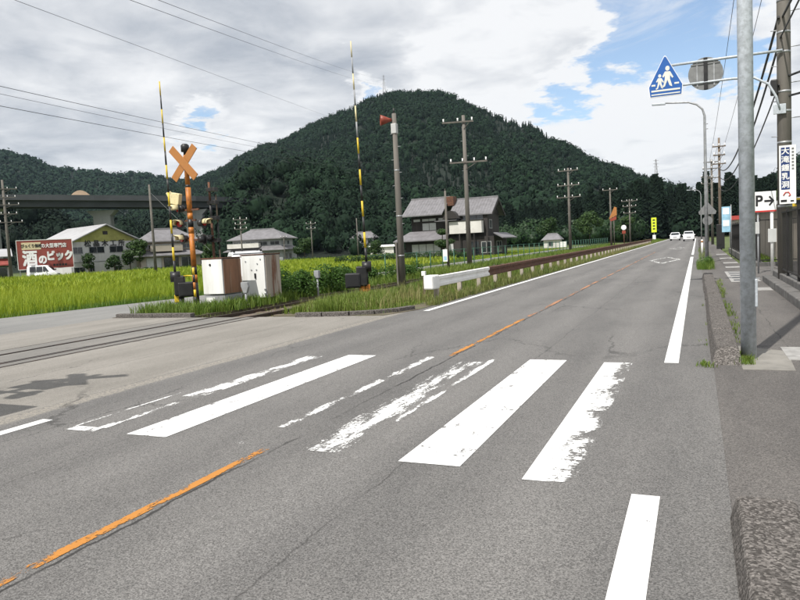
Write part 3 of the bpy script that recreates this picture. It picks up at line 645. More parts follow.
def leaves(cent, rad, nleaf, size, rng=RNG, flat=1.0):
    """leaf quads on lumpy ellipsoid shells round several clump centres"""
    C = np.array(cent, float); Rr = np.array(rad, float); k = rng.integers(0,len(C),nleaf)
    d = rng.normal(size=(nleaf,3)); d /= np.linalg.norm(d,axis=1)[:,None]; s = rng.uniform(.55,1.05,nleaf)**.6
    c = C[k]+d*Rr[k][:,None]*s[:,None]*np.array([1,1,flat])
    nrm = d+rng.normal(0,.6,(nleaf,3))+np.array([0,0,.5]); nrm /= np.linalg.norm(nrm,axis=1)[:,None]
    a = rng.normal(size=(nleaf,3)); a -= nrm*(a*nrm).sum(1)[:,None]; a /= np.linalg.norm(a,axis=1)[:,None]; b = np.cross(nrm,a)
    L = size*rng.uniform(.6,1.3,(nleaf,1)); q = np.stack([c-a*L*.5, c+b*L*.32, c+a*L*.55, c-b*L*.32],1)
    F = np.arange(nleaf*4).reshape(-1,4); t = rng.uniform(0,1,nleaf)*.6+rng.uniform(0,.4,len(C))[k]
    return q.reshape(-1,3), F, t
def bush(label, loc, sx, sy, h, nleaf, lsize, group=None, m='leaf', clumps=9, name='bush'):
    o = thing(name, label, 'bush', loc, 0, group); cent=[]; rad=[]
    for i in range(clumps):
        cent.append((RNG.uniform(-sx,sx)*.75, RNG.uniform(-sy,sy)*.75, RNG.uniform(.25,.72)*h)); rad.append(RNG.uniform(.28,.5)*h)
    V,F,t = leaves(cent, rad, nleaf, lsize); V[:,2] = np.maximum(V[:,2],.01)
    place(nmesh('foliage',V,F,M[m],t),'foliage',o)
    st = MB()
    for c in cent[:5]: st.path([(c[0]*.3,c[1]*.3,-.05),(c[0]*.7,c[1]*.7,c[2]*.5),c],[.02,.014,.006],5)
    st.build('stems', M['bark'], o); return o
bush('leafy green kudzu bush beside the rusty cabinet',(-12.75,19.6,0),.55,1.0,1.0,3600,.085)
bush('broad leafy bush on the railway bank left of the grey post',(-12.7,21.6,0),.6,1.2,1.0,3800,.085)
bush('leafy bush behind the short grey post by the rails',(-12.9,23.9,0),.6,1.1,.85,3000,.085)
bush('low leafy bush right behind the right barrier machine',(-13.1,26.9,0),.6,1.4,.75,2800,.09)
bush('low leafy bush behind the horn pole',(-13.0,30.2,0),.6,1.6,.75,2600,.09)
bush('small ragged weed bush at the foot of the street lamp',(.32,31.2,0),.2,.7,.5,700,.06,clumps=6)
def tree(label, loc, h, rad, nleaf, lsize, m='treeleaf', squash=.8, trunk=.09, group=None, name='garden_tree'):
    o = thing(name, label, 'tree', loc, RNG.uniform(0,6), group); cent=[]; rr_=[]
    for i in range(12):
        a = RNG.uniform(0,2*PI); q = RNG.uniform(.1,.85)*rad; z = RNG.uniform(.42,.95)
        cent.append((math.cos(a)*q*(1.15-z*.6), math.sin(a)*q*(1.15-z*.6), h*z)); rr_.append(rad*RNG.uniform(.3,.48))
    V,F,t = leaves(cent, rr_, nleaf, lsize, flat=squash); place(nmesh('crown',V,F,M[m],t),'crown',o)
    tr = MB().path([(0,0,-.3),(.04,.02,h*.3),(0,.03,h*.6),(.02,0,h*.85)],[trunk,trunk*.8,trunk*.5,trunk*.2],8)
    for c in cent[:7]: tr.path([(0.02,.02,h*RNG.uniform(.25,.5)),(c[0]*.5,c[1]*.5,c[2]*.85),c],[trunk*.4,trunk*.25,.01],5)
    tr.build('trunk', M['bark'], o); return o
tree('small round tree before the white factory wall',(-76.6,68.6,-.25),3.0,1.1,1500,.22)
tree('dark tree at the right corner of the factory',(-72.6,72.2,-.25),4.2,1.6,2200,.26)
tree('taller dark tree between factory and hip-roofed house',(-69.6,71.0,-.25),4.6,1.5,2200,.26)
tree('rounded shrub tree left of the factory corner tree',(-74.4,71.0,-.25),2.6,1.3,1400,.24)
tree('garden tree at the right end of the first hip-roofed house',(-61.9,75.5,-.25),3.4,1.3,1500,.24)
tree('cloud-pruned pine before the dark timber house',(-29.4,81.0,-.2),3.6,1.7,2600,.2,squash=.45)
tree('low round tree left of the timber house',(-40.6,84.5,-.2),2.6,1.5,1500,.24)
tree('round tree right of the yellow-green sign',(-14.5,162,-.2),5.5,2.4,1800,.4)
tree('broad dark tree behind the far utility poles',(-21,150,-.2),6.5,3.4,2600,.42)
tree('dark tree beside the small far shed',(-30,150,-.2),6,2.8,2200,.42)
tree('bushy tree right of the second hip-roofed house',(-67.5,110,-.25),4.5,2.3,1800,.32)
tree('dark tree left of the white far house',(-94,163,-.25),5.5,2.6,1800,.4)
tree('dark tree right of the white far house',(-76,178,-.25),5.5,2.8,1800,.4)
tree('spreading tree by the lot beyond the red-edged roof',(7.5,72,-.25),5,2.2,1800,.3)
def hedge(label, a, b, h, wd, n, ls):
    a, b = Vector(a), Vector(b); o = thing('hedge', label, 'hedge', tuple((a+b)/2)); d = b-a
    cent = [tuple(d*(t-.5)+Vector((RNG.uniform(-wd,wd)*.3,RNG.uniform(-wd,wd)*.3,h*RNG.uniform(.35,.65)))) for t in np.linspace(0,1,max(6,int(d.length/ (wd*.8))))]
    V,F,t = leaves(cent,[wd*.62]*len(cent),n,ls,flat=h/wd*.7); V[:,2]=np.clip(V[:,2],0,h*1.05)
    place(nmesh('foliage',V,F,M['treeleaf'],t),'foliage',o)
    MB().path([tuple(-d/2),tuple(d/2)],.12,6).build('stems',M['bark'],o)
hedge('clipped dark hedge before the timber house',(-42,76.5,-.2),(-26,81,-.2),.9,.9,5200,.2)
hedge('dark hedge before the first hip-roofed house',(-70,69.5,-.25),(-61,75,-.25),.9,.8,3000,.2)
hedge('long dark hedge before the far white house',(-62,96,-.25),(-38,108,-.25),.9,1.0,5000,.26)

# ================================================================== CROSSING EQUIPMENT
def bands(parent, p0, p1, r0, r1, mats, seg, name='band', n=10):
    p0, p1 = Vector(p0), Vector(p1); L = (p1-p0).length; k = max(1, round(L/seg)); 
    for i in range(k):
        a, b = i/k, (i+1)/k
        MB().tube(tuple(p0.lerp(p1,a)), tuple(p0.lerp(p1,b)), r0+(r1-r0)*a, r0+(r1-r0)*b, n).build(name, mats[i % len(mats)], parent)
def lamp_unit(parent, loc, rz, hood='cream', both=False):
    l = MB().disc((0,0),.17,-.02,.0,'y',20).build('signal_lamp', M['black'], parent, loc, (0,0,rz))
    MB().disc((0,0),.095,-.05,-.021,'y',16).build('lens', M['redlens'], l)
    MB().path([(0,0,0),(0,.16,0),(0,.2,0)],[.12,.11,.06],14).build('lamp_housing', M['black'], l)
    h = MB(); n = 9; V = []
    for i in range(n+1):
        a = R(-15)+R(210)*i/n
        for rr_, y in ((.12,-.02),(.125,-.30 if 2 < i < 7 else -.2)): V.append((math.cos(a)*rr_, y, math.sin(a)*rr_))
    h.add(V, [(2*i,2*i+1,2*i+3,2*i+2) for i in range(n)], True)
    ho = h.build('hood', M[hood], l); sm = ho.modifiers.new('thick','SOLIDIFY'); sm.thickness = .008
    return l
MX, MY = -14.65, 17.2
mast = thing('crossing_mast', 'orange and black banded railway crossing mast with crossed boards, left of the white cabinets', 'crossing signal', (MX,MY,0))
MB().tube((0,0,0),(0,0,.75),.10,.09,14).build('mast_base', M['black'], mast)
MB().box(-.2,.2,-.2,.2,-.1,.06).build('footing', M['concrete'], mast, None, None, .02)
zb = [.75,1.05,1.35,2.05,2.35,2.65,2.95,3.3,3.38,4.65]; mm = ['orange','black','orange','black','orange','orange','black','orange','black','orange']
zs = [.75,1.0,1.25,2.3,2.5,2.75,2.95,3.75,3.83,4.75]
for i in range(9): MB().tube((0,0,zs[i]),(0,0,zs[i+1]),.085 if i < 7 else .075,None,14).build('mast_band', M[['orange','black','orange','orange','black','orange','orange','black','orange'][i]], mast)
MB().path([(0,0,4.75),(0,0,4.85),(0,0,4.86),(0,0,5.05),(0,0,5.1)],[.06,.06,.13,.13,.08],14).build('bell_cap', M['black'], mast)
for s in (1,-1):
    b = MB().cbox((0,-.11-.02*s,4.5),(1.32,.025,.25),Matrix.Rotation(s*R(47),3,'Y')).build('crossed_board', M['xboard'], mast, None, None, .006)
for z, wd in ((3.05,.36),(2.72,.22),(2.1,.24)): MB().box(-wd,wd,-.03,.03,z-.03,z+.03).build('bracket', M['rust'], mast)
lamp_unit(mast,(-.35,-.12,3.1),R(-38)); lamp_unit(mast,(-.32,-.12,2.62),R(8)); lamp_unit(mast,(-.28,-.1,2.15),R(-20))
lamp_unit(mast,(.42,.10,2.62),R(95)); lamp_unit(mast,(.38,.12,2.1),R(160),'black')
MB().cbox((-.42,-.1,3.42),(.34,.16,.36),Matrix.Rotation(R(12),3,'Y')).build('direction_indicator', M['cream'], mast, None, None, .02)
MB().cbox((-.64,-.1,3.52),(.12,.12,.3),Matrix.Rotation(R(-28),3,'Y')).build('indicator_visor', M['cream'], mast)
m2 = thing('relay_mast', 'thin weathered equipment mast with clamps just behind the orange crossing mast', 'signal mast', (MX+.5,MY+.4,0))
bands(m2,(0,0,0),(0,0,3.9),.045,.035,[M['rust'],M['black'],M['rust']],.65,'mast_band',8)
bands(m2,(.16,.1,0),(.16,.1,3.5),.025,.025,[M['black'],M['wood']],.9,'conduit',6)
for z in (1.2,2.0,2.7,3.2,3.6): MB().box(-.08,.25,-.06,.12,z,z+.12).build('clamp', M['black'], m2, None, None, .01)
m3 = thing('striped_marker_pole', 'short yellow and black striped pole touching the left white cabinet', 'marker pole', (-13.62,15.95,0))
bands(m3,(0,0,-.05),(0,0,1.25),.035,.035,[M['orange'],M['black'],M['yellow']],.2,'band',8)
MB().path([(0,0,1.0),(-.3,.1,1.02),(-.6,.2,1.0)],.02,6).build('chain_bar', M['yellow'], m3)

def barrier(name, label, loc, rz, top, orange_base, box_side, lean):
    o = thing(name, label, 'crossing barrier', loc, rz)
    MB().tube((0,0,-.05),(0,0,.42),.11,.10,14).build('post', M['orange' if orange_base else 'black'], o)
    MB().box(-.16,.16,-.16,.16,.42,1.02).build('machine_housing', M['black'], o, None, None, .04)
    c = MB().box(-.23+box_side*.36,.23+box_side*.36,-.2,.2,.38,.82).build('counter_box', M['black'] if not orange_base else M['ink'], o, None, None, .035)
    MB().box(-.18+box_side*.36,.18+box_side*.36,-.215,-.2,.44,.76).build('lid', M['ink'] if orange_base else M['black'], c)
    px = -box_side*.22
    MB().tube((px-.14,0,1.0),(px+.14,0,1.0),.16,.16,16).build('pivot', M['black'], o)
    a0 = Vector((px,-.02,.9)); a1 = Vector((px+lean,-.02,top)); d = a1-a0
    arm = MB().tube(tuple(a0),tuple(a0+d*.03),.05,.05,10).build('barrier_arm', M['black'], o)
    k = 14
    cols = (['black','yellow']*4 if orange_base else ['black','yellow']*7)
    for i in range(k):
        a, b = .03+.97*i/k, .03+.97*(i+1)/k; c_ = cols[i] if i < len(cols) else ('cream' if i % 2 else 'greypaint')
        MB().tube(tuple(a0+d*a),tuple(a0+d*b),.036-.018*a,.036-.018*b,10).build('arm_band', M[c_], arm)
    cw = MB().tube((px,-.02,.9),(px-.0,-.02,.42),.03,.03,8).build('counterweight_arm', M['black'], o)
    MB().box(px-.07,px+.07,-.09,.05,.22,.46).build('counterweight', M['orange' if orange_base else 'yellow'], cw, None, None, .02)
    return o
b1 = barrier('level_crossing_barrier','raised striped crossing barrier with black machine box beside the orange mast',(-14.3,16.1,0),R(38),6.75,False,.5,-.02)
b2 = barrier('level_crossing_barrier','raised crossing barrier with black box and orange foot standing in the roadside grass',(-9.32,18.4,0),R(26),7.65,True,-.75,-.10)
# same equipment just outside the picture on the near left: it throws the shadow on the crossing apron, enlarged by the added lower lamp and unseen cabinet
o = thing('crossing_mast','orange crossing mast left of the picture whose shadow falls on the apron','crossing signal',(-8.4,3.7,0))
bands(o,(0,0,0),(0,0,4.75),.085,.075,[M['orange'],M['black']],.6,'mast_band',12)
for s in (1,-1): MB().cbox((0,-.11-.02*s,4.5),(1.32,.025,.25),Matrix.Rotation(s*R(47),3,'Y')).build('crossed_board', M['xboard'], o)
MB().box(-.5,.5,-.03,.03,3.0,3.06).build('bracket', M['rust'], o); lamp_unit(o,(-.4,-.1,3.05),0); lamp_unit(o,(.4,-.1,3.05),0); lamp_unit(o,(-.3,.1,2.4),R(180))
MB().box(-.35,.35,-.12,.02,3.5,3.95).build('direction_indicator', M['black'], o)
o = thing('signal_cabinet','unseen white cabinet left of the picture, added for its shadow on the apron','cabinet',(-7.45,3.55,0))
MB().box(-.4,.4,-.3,.3,0,1.9).build('body', M['cabinet'], o, None, None, .012); MB().box(-.44,.44,-.34,.34,1.9,1.94).build('lid', M['rust'], o)

# white signal cabinets
def cabinet(label, x0,x1,y0,y1,z0,z1, rich):
    o = thing('signal_cabinet', label, 'cabinet', ((x0+x1)/2,(y0+y1)/2,0)); hx, hy = (x1-x0)/2,(y1-y0)/2
    MB().box(-hx,hx,-hy,hy,z0,z1).build('body', M['greypaint'], o, None, None, .012)
    MB().box(-hx-.03,hx+.03,-hy-.04,hy+.03,z1,z1+.035).build('lid', M['rust'], o, None, None, .01)
    dr = MB().box(-hx+.012,hx-.012,-hy-.03,-hy-.002,z0+.02,z1-.015).build('door', M['cabinet'], o, None, None, .008)
    MB().box(hx+.002,hx+.022,-hy+.012,hy-.012,z0+.02,z1-.015).build('side_panel', M['rustside' if rich else 'rustbrown'], o, None, None, .006)
    n = (z1-z0)
    if rich:
        for zz_, xx in ((.86,-.25),(.80,.18),(.66,-.05),(.66,.14),(.9,.3)): MB().disc((xx,z0+n*zz_),.025,-hy-.045,-hy-.031,'y',10).build('bolt', M['greypaint'], dr)
        MB().box(.06,.11,-hy-.06,-hy-.031,z0+n*.46,z0+n*.58).build('handle', M['black'], dr)
        for s in (-1,1):
            for zz_ in (.1,.2): MB().cbox((s*(hx-.02),-hy-.04,z0+n*zz_),(.05,.04,.05)).build('hinge', M['steel'], dr)
    else:
        MB().disc((-.06,z0+n*.84),.035,-hy-.045,-hy-.031,'y',12).build('lock', M['black'], dr)
    return o
c1 = cabinet('left white signal cabinet with rusty side and grey plinth beside the striped pole', -13.45,-12.7,16.15,17.0,.42,1.47,False)
MB().box(-.37,.37,-.42,.42,0,.4).build('plinth', M['greypaint'], c1, None, None, .01)
MB().box(-.3,.02,-.44,-.422,.08,.34).build('plinth_door', M['cabinet'], c1)
c2 = cabinet('right white signal cabinet with bolted door and rust-streaked side', -13.08,-12.2,17.55,18.35,.18,1.52,True)
for sx_ in (-.35,.35):
    for sy_ in (-.3,.3): MB().box(sx_-.05,sx_+.05,sy_-.05,sy_+.05,-.05,.18).build('leg', M['rust'], c2)
d = thing('junction_box_post', 'small grey junction box on a short post before the right cabinet', 'junction box', (-12.25,16.55,0))
MB().tube((0,0,-.05),(0,0,.5),.035,.03,8).build('post', M['greypaint'], d); MB().box(-.12,.12,-.15,.15,-.02,.1).build('footing', M['concrete'], d, None, None, .02)
MB().prism([(-.13,.74),(.1,.74),(.13,.6),(.06,.42),(-.05,.42),(-.13,.62)],-.05,.05,'y').build('box', M['greypaint'], d, None, None, .012)
d = thing('short_grey_post', 'short grey post with a cap between the rails and the leafy bushes', 'post', (-12.0,20.3,0))
MB().tube((0,0,-.1),(0,0,.62),.035,.035,8).build('shaft', M['greypaint'], d); MB().box(-.09,.09,-.07,.07,.62,.88).build('cap', M['greypaint'], d, None, None, .015)
d = thing('white_marker_post','small white marker stake in the grass left of the guardrail end','marker post',(-7.5,18.9,0))
MB().box(-.03,.03,-.02,.02,0,.66).build('stake', M['wood'], d); MB().box(-.06,.06,-.05,.05,.64,.78).build('cap', M['white'], d, None, None, .01)

# horn pole
h = thing('horn_pole', 'grey concrete pole carrying a red warning horn beside the railway', 'pole', (-9.65,22.24,0))
MB().path([(0,0,-.1),(0,0,3),(0,0,6.2)],[.125,.105,.075],14).build('shaft', M['polecon'], h)
MB().box(-.11,.09,-.10,.10,5.5,5.85).build('bracket_box', M['shoji'], h, None, None, .02)
hn = MB().path([(-.08,-.04,5.98),(-.18,-.1,5.98),(-.28,-.16,5.98),(-.42,-.24,5.98)],[.05,.08,.13,.19],16,False).build('horn', M['redhorn'], h)
sm = hn.modifiers.new('thick','SOLIDIFY'); sm.thickness = .012
MB().tube((-.2,-.11,5.98),(-.32,-.18,5.98),.06,.05,10).build('driver', M['black'], hn)
MB().tube((0,0,6.2),(0,0,6.38),.03,.03,8).build('cap', M['black'], h)
for i in range(9): MB().tube((0,0,1.9+i*.45),(.19 if i % 2 else -.19,0,1.9+i*.45),.011,None,6).build('step_bolt', M['steel'], h)
MB().box(-.16,-.10,-.13,-.07,0,1.7).build('cable_guard', M['polefar'], h, None, None, .01)
for z in (1.2,2.6,4.2): MB().tube((0,0,z),(0,0,z+.05),.132-.009*z,None,14).build('band', M['steel'], h)

# guardrail: white start, then brown
gx = -6.52
gr = thing('guardrail','roadside guardrail, white at its near end and rusty brown beyond','guardrail',(gx,17,0))
def wbeam(y0,y1,m,nm):
    pr = [(.0,.40),(.045,.42),(.045,.49),(-.0,.525),(-.0,.575),(.045,.61),(.045,.69),(.0,.71),(-.012,.71),(-.012,.40)]
    MB().prism([(x,z) for x, z in pr],y0,y1,'y').build(nm, m, gr)
wbeam(.1,5.4,M['white'],'white_beam'); 
for i in range(23): wbeam(5.42+i*4,9.40+i*4,M['rust'],'brown_beam')
MB().prism([(-.22,-.08),(.06,-.14),(.10,.0),(.10,.35),(-.22,.35)],.36,.74,'z').build('end_cap', M['white'], gr, None, None, .04)
pm = MB().box(-.06,.06,-.05,.05,-.1,.60); pm.box(.06,-.0,-.05,.05,.45,.66); pm = pm.mesh('post', M['beige'])
for i in range(48): place(pm,'post',gr,(-.075,.5+i*2,0))

# green mesh fence along the lane
gf = thing('mesh_fence','green wire mesh fence with slim posts between railway and lane','fence',(-13.9,28,0))
posts = MB().tube((0,0,-.1),(0,0,1.22),.03,.03,6).mesh('post', M['greenfence'])
for i in range(44): place(posts,'post',gf,(.016*i,i*2,0))
wm = MB()
for i in range(44*16):
    y = i*.125; x = .008*y
    wm.add([(x,y-.004,.05),(x,y+.004,.05),(x,y+.004,1.18),(x,y-.004,1.18)],[(0,1,2,3)])
for z in (.08,.3,.52,.74,.96,1.16): wm.add([(0,0,z-.005),(.70,87,z-.005),(.70,87,z+.005),(0,0,z+.005)],[(0,1,2,3)])
o = wm.build('wire_mesh', M['greenfence'], gf); o['kind'] = 'stuff'
for z in (.03,1.19): MB().tube((0,0,z),(.70,87,z),.012,None,5).build('top_rail', M['greenfence'], gf)

# ================================================================== POLES AND WIRES
def upole(label, loc, h, arms, m='polecon', r=.16, rz=0, extra=None, group='utility poles'):
    o = thing('utility_pole', label, 'utility pole', loc, rz, None)
    MB().path([(0,0,-.3),(0,0,h)],[r,r*.62],12).build('shaft', M[m], o)
    for z, L, off in arms:
        a = MB().box(-L/2+off,L/2+off,-.16,-.08,z-.045,z+.045).build('crossarm', M['polefar' if m != 'wood' else 'wood'], o)
        for x in np.linspace(-L/2+.08,L/2-.08,3 if L < 2.2 else 4):
            MB().path([(x+off,-.12,z+.045),(x+off,-.12,z+.1),(x+off,-.12,z+.13),(x+off,-.12,z+.24)],[.02,.055,.035,.05],8).build('insulator', M['insul'], a)
        MB().tube((off*.5+L*.3,-.12,z),(0,-.1,z-.45),.02,None,6).build('brace', M['polefar'], o)
    if extra: extra(o, h)
    for i in range(int((h-3)/.9)): MB().tube((0,0,2.4+i*.9),(.22 if i % 2 else -.22,0,2.4+i*.9),.012,None,5).build('step_bolt', M['steel'], o)
    return o
upole('tall concrete utility pole before the dark timber house',(-13.0,40.6,0),9.35,[(8.95,1.9,-.35),(6.5,2.3,.2)],rz=R(15))
s = thing('notice_post','slim grey post with a white notice plate before the timber house','post',(-13.2,37.2,0))
MB().path([(0,0,-.1),(0,0,4.6)],[.085,.06],10).build('shaft', M['polefar'], s); MB().tube((0,0,4.6),(0,0,4.72),.03,.01,8).build('finial', M['polefar'], s)
MB().box(-.27,.0,-.1,-.08,.55,1.25).build('notice_plate', M['signwhite'], s)
MB().box(-.22,-.05,-.104,-.101,.62,.85).build('plate_print', M['lightblue'], s)
upole('concrete utility pole with three crossarms beyond the green fence',(-12.9,77,0),9.2,[(8.9,2.2,0),(7.3,2.4,0),(6.0,2.6,0)],'polefar',.17)
upole('far grey utility pole beside the railway, right of the three-armed one',(-10.9,98.5,0),8.1,[(7.8,2.0,0)],'polefar',.15)
upole('smallest utility pole before the cedar grove left of the yellow-green sign',(-10.4,122,0),7.5,[(7.2,2.6,0),(6.3,2.2,0),(5.2,2.0,0)],'polefar',.15)
upole('multi-armed utility pole left of the red billboard',(-76.6,57.0,-.25),12.3,[(11.2,3.0,0),(10.2,2.6,0),(9.3,3.2,0),(8.2,2.6,0),(7.2,3.6,0)],'polefar',.2,R(50))
gp = upole('armless grey pole with a guy wire before the first hip-roofed house',(-54.9,58.2,-.25),10.0,[],'polefar',.17)
MB().tube((0,0,9.2),(4.4,4.0,2.5),.018,None,5).build('guy_wire', M['steel'], gp)
upole('slim utility pole before the second hip-roofed house',(-53.6,72.3,-.25),6.7,[(6.3,1.8,0),(5.7,1.4,0),(5.1,1.6,0)],'polefar',.11,R(35))
upole('thin utility pole standing left of the far white house',(-64.5,108,-.25),7.3,[(6.8,1.8,0),(5.9,1.6,0)],'polefar',.12,R(30))
upole('thin pole behind the bushy tree right of the second house',(-69.2,106,-.25),5.0,[(4.6,1.2,0)],'polefar',.10,R(30))
upole('thin light pole behind the right barrier arm',(-49,96,-.25),6.6,[],'polefar',.11)

def sag(a, b, s, n=16):
    a, b = Vector(a), Vector(b); return [tuple(a.lerp(b,i/n)-Vector((0,0,s*4*(i/n)*(1-i/n)))) for i in range(n+1)]
def wire(label, a, b, s, r=.012, n=16):
    o = MB().path(sag(a,b,s,n), r, 5).build('overhead_wire', M['wire']); return tag(o, label, 'wire')
wire('upper of the two low wires crossing the sky at the left',(-44,13,14.4),(-169.2,395.3,52.3),2.0,.026,24)
wire('wire running close under the upper low left wire',(-44.4,13.3,14.0),(-170.5,395.3,51.8),2.4,.018,24)
wire('lower of the two low wires crossing the sky at the left',(-44,13,12.9),(-169.4,395.2,47.9),1.75,.026,24)
wire('long single high wire crossing the upper left sky',(-40,18,19.1),(-267.4,581.5,105.4),0.3,.02,24)
wire('left wire of the high pair descending to the hill',(-50,45,26.5),(-334,745,192),2.5,.03,24)
wire('right wire of the high pair descending to the hill',(-48.6,46.5,26.9),(-333,745,199),2.5,.03,24)

def pylon(label, loc, h, b=3.0):
    o = thing('lattice_pylon', label, 'pylon', loc, R(20)); m = MB()
    for sx_ in (-1,1):
        for sy_ in (-1,1): m.tube((sx_*b/2,sy_*b/2,0),(sx_*.25,sy_*.25,h),.11,.08,4)
    m.build('legs', M['polefar'], o); br = MB()
    for i in range(7):
        z0, z1 = h*i/7, h*(i+1)/7; w0, w1 = b/2*(1-i/7)+.25*i/7, b/2*(1-(i+1)/7)+.25*(i+1)/7
        for s in (-1,1): br.tube((-w0*s,-w0,z0),(w1*s,-w1,z1),.05,None,4); br.tube((w0,-w0*s,z0),(w1,w1*s,z1),.05,None,4)
    br.build('bracing', M['polefar'], o)
    for z in (.72,.84,.95): MB().tube((-2.2,0,h*z),(2.2,0,h*z),.09,None,4).build('crossarm', M['polefar'], o)
pylon('thin lattice pylon on the summit shoulder of the large hill',(-334,745,171),32,4.5)
pylon('tiny lattice pylon on the ridge above the road end',(-30,604,40),22,3)

# ================================================================== RIGHT SIDE OF THE ROAD
sp = thing('steel_pole','thick galvanised steel pole standing on the sidewalk behind the kerb','pole',(.545,9.05,0))
MB().path([(0,0,-.05),(0,0,8.5)],[.086,.078],28).build('shaft', M['galv'], sp)
MB().box(.05,.10,-.045,.045,.62,.95).build('access_hatch', M['galv'], sp, None, None, .008)
for i, z in enumerate((.95,)): MB().box(.05,.125,-.02,.02,z,z+.012).build('latch', M['steel'], sp)
UX, UY = 1.98, 20.6
upx = thing('utility_pole','thick concrete utility pole holding the crosswalk sign arms behind the black fence','utility pole',(UX+.15,UY,0))
MB().path([(0,0,-.3),(0,0,6),(0,0,12)],[.178,.163,.135],18).build('shaft', M['polecon'], upx)
for z in (2.05,3.7,4.5,5.0,6.0,6.5,7.3): MB().tube((0,0,z),(0,0,z+.06),.18-.0026*z,None,18).build('band', M['steel'], upx)
for i in range(10): MB().tube((0,0,3.9+i*.45),(.36 if i % 2 else -.3,-.05,3.9+i*.45),.012,None,6).build('step_bolt', M['steel'], upx)
MB().box(-.32,-.16,-.2,-.02,4.95,5.35).build('cable_closure', M['black'], upx, None, None, .03)
MB().box(-.27,.02,-.24,-.20,4.45,4.7).build('arm_clamp', M['galv'], upx, None, None, .01)
arm = MB().path([(-.05,-.2,6.05),(-1.2,-.2,6.06),(-2.85,-.2,6.07)],.035,10).build('upper_sign_arm', M['galv'], upx)
arm = MB().path([(-.12,-.22,4.55),(-.2,-.22,4.9),(-.38,-.22,5.25),(-.7,-.21,5.45),(-1.2,-.2,5.5),(-2.85,-.2,5.51)],.032,10).build('lower_sign_arm', M['galv'], upx)
# triangular crosswalk sign
ts = thing('crosswalk_sign','blue five-sided crosswalk sign with two white walking figures above the road','road sign',(-.72,UY-.28,5.25),R(1.5)); ts.scale = (.83,1,1)
def house_poly(sc): return [(x*sc,z*sc+(1-sc)*.5) for x, z in [(-.50,.02),(-.49,0),(.49,0),(.50,.02),(.53,.27),(.04,1.06),(.0,1.09),(-.04,1.06),(-.53,.27)]]
MB().prism(house_poly(1.0),-.0,.03,'y').build('plate', M['signwhite'], ts, None, None, .004)
MB().prism(house_poly(.955),-.006,-.001,'y').build('blue_field', M['signblue'], ts)
def fig(parent, ox, oz, s, mirror=1):
    m = MB(); t = lambda x, z: (ox+x*s*mirror, oz+z*s)
    def poly(pts, y=-.012): m.prism([t(*q) for q in pts],y,-.007,'y')
    m.disc(t(0,.50),.075*s,-.012,-.007,'y',16)
    poly([(-.09,.40),(.09,.41),(.10,.18),(-.08,.17)])
    poly([(-.09,.40),(-.20,.22),(-.16,.19),(-.06,.31)],-.0121); poly([(.09,.41),(.19,.27),(.155,.23),(.07,.31)],-.0121)
    poly([(-.08,.175),(.02,.175),(-.06,-.02),(-.15,-.06),(-.14,.0)],-.0122); poly([(.0,.175),(.10,.185),(.15,.0),(.22,-.03),(.19,-.07),(.10,-.04)],-.0122)
    m.build('walking_figure', M['figure'], parent)
fig(ts,.07,.30,.88,-1); fig(ts,-.17,.25,.62,-1)
for x0,x1,z0,z1 in ((-.43,-.31,.30,.345),(.27,.41,.30,.345),(-.44,.44,.145,.19),(-.44,.44,.055,.085)): MB().box(x0,x1,-.012,-.007,z0,z1).build('crossing_bar', M['figure'], ts)
for z in (.26,.80): MB().box(-.06,.06,.03,.08,z-.03,z+.03).build('clamp', M['steel'], ts)
# round sign seen from behind
rs_ = thing('round_sign','grey round road sign seen from behind on the sign arms','road sign',(.28,UY-.28,5.30)); rs_.scale = (.86,1,.86)
MB().disc((0,.5),.5,.09,.105,'y',36).build('plate', M['signback'], rs_, None, None, .003)
for x in (-.24,.24): MB().box(x-.02,x+.02,.075,.089,.12,.88).build('stiffener', M['steel'], rs_)
MB().box(-.055,.055,.05,.0895,.02,.98).build('mount_bracket', M['black'], rs_)
for z in (.25,.8): MB().box(-.42,.42,.072,.0895,z-.02,z+.02).build('rail', M['signback'], rs_)
# vertical place sign on the utility pole
vs_ = thing('place_sign','tall narrow white sign with blue vertical lettering strapped to the utility pole','sign',(UX+.19,UY-.26,2.13))
MB().box(-.19,.19,0,.02,0,1.50).build('plate', M['signwhite'], vs_, None, None, .004)
MB().box(-.15,.05,-.004,-.001,.37,1.45).build('blue_panel', M['darkblue'], vs_)
for i, ch in enumerate('大滝鍾乳洞'): place(text_mesh(ch,.185,M['signwhite'],.004,.0005),'lettering',vs_,(-.05,-.006,1.345-.215*i),(PI/2,0,0))
for i in range(7): MB().box(.095,.145,-.004,-.001,1.38-i*.085,1.43-i*.085).build('small_print', M['signback'], vs_)
MB().path([(-.10,-.006,.22),(-.05,-.006,.30),(.02,-.006,.30),(.06,-.006,.22),(.02,-.006,.20)],.014,6).build('red_emblem', M['signred'], vs_)
MB().box(-.16,-.02,-.004,-.001,.05,.11).build('small_print', M['ink'], vs_); MB().box(.06,.14,-.004,-.001,.05,.09).build('small_print', M['ink'], vs_)
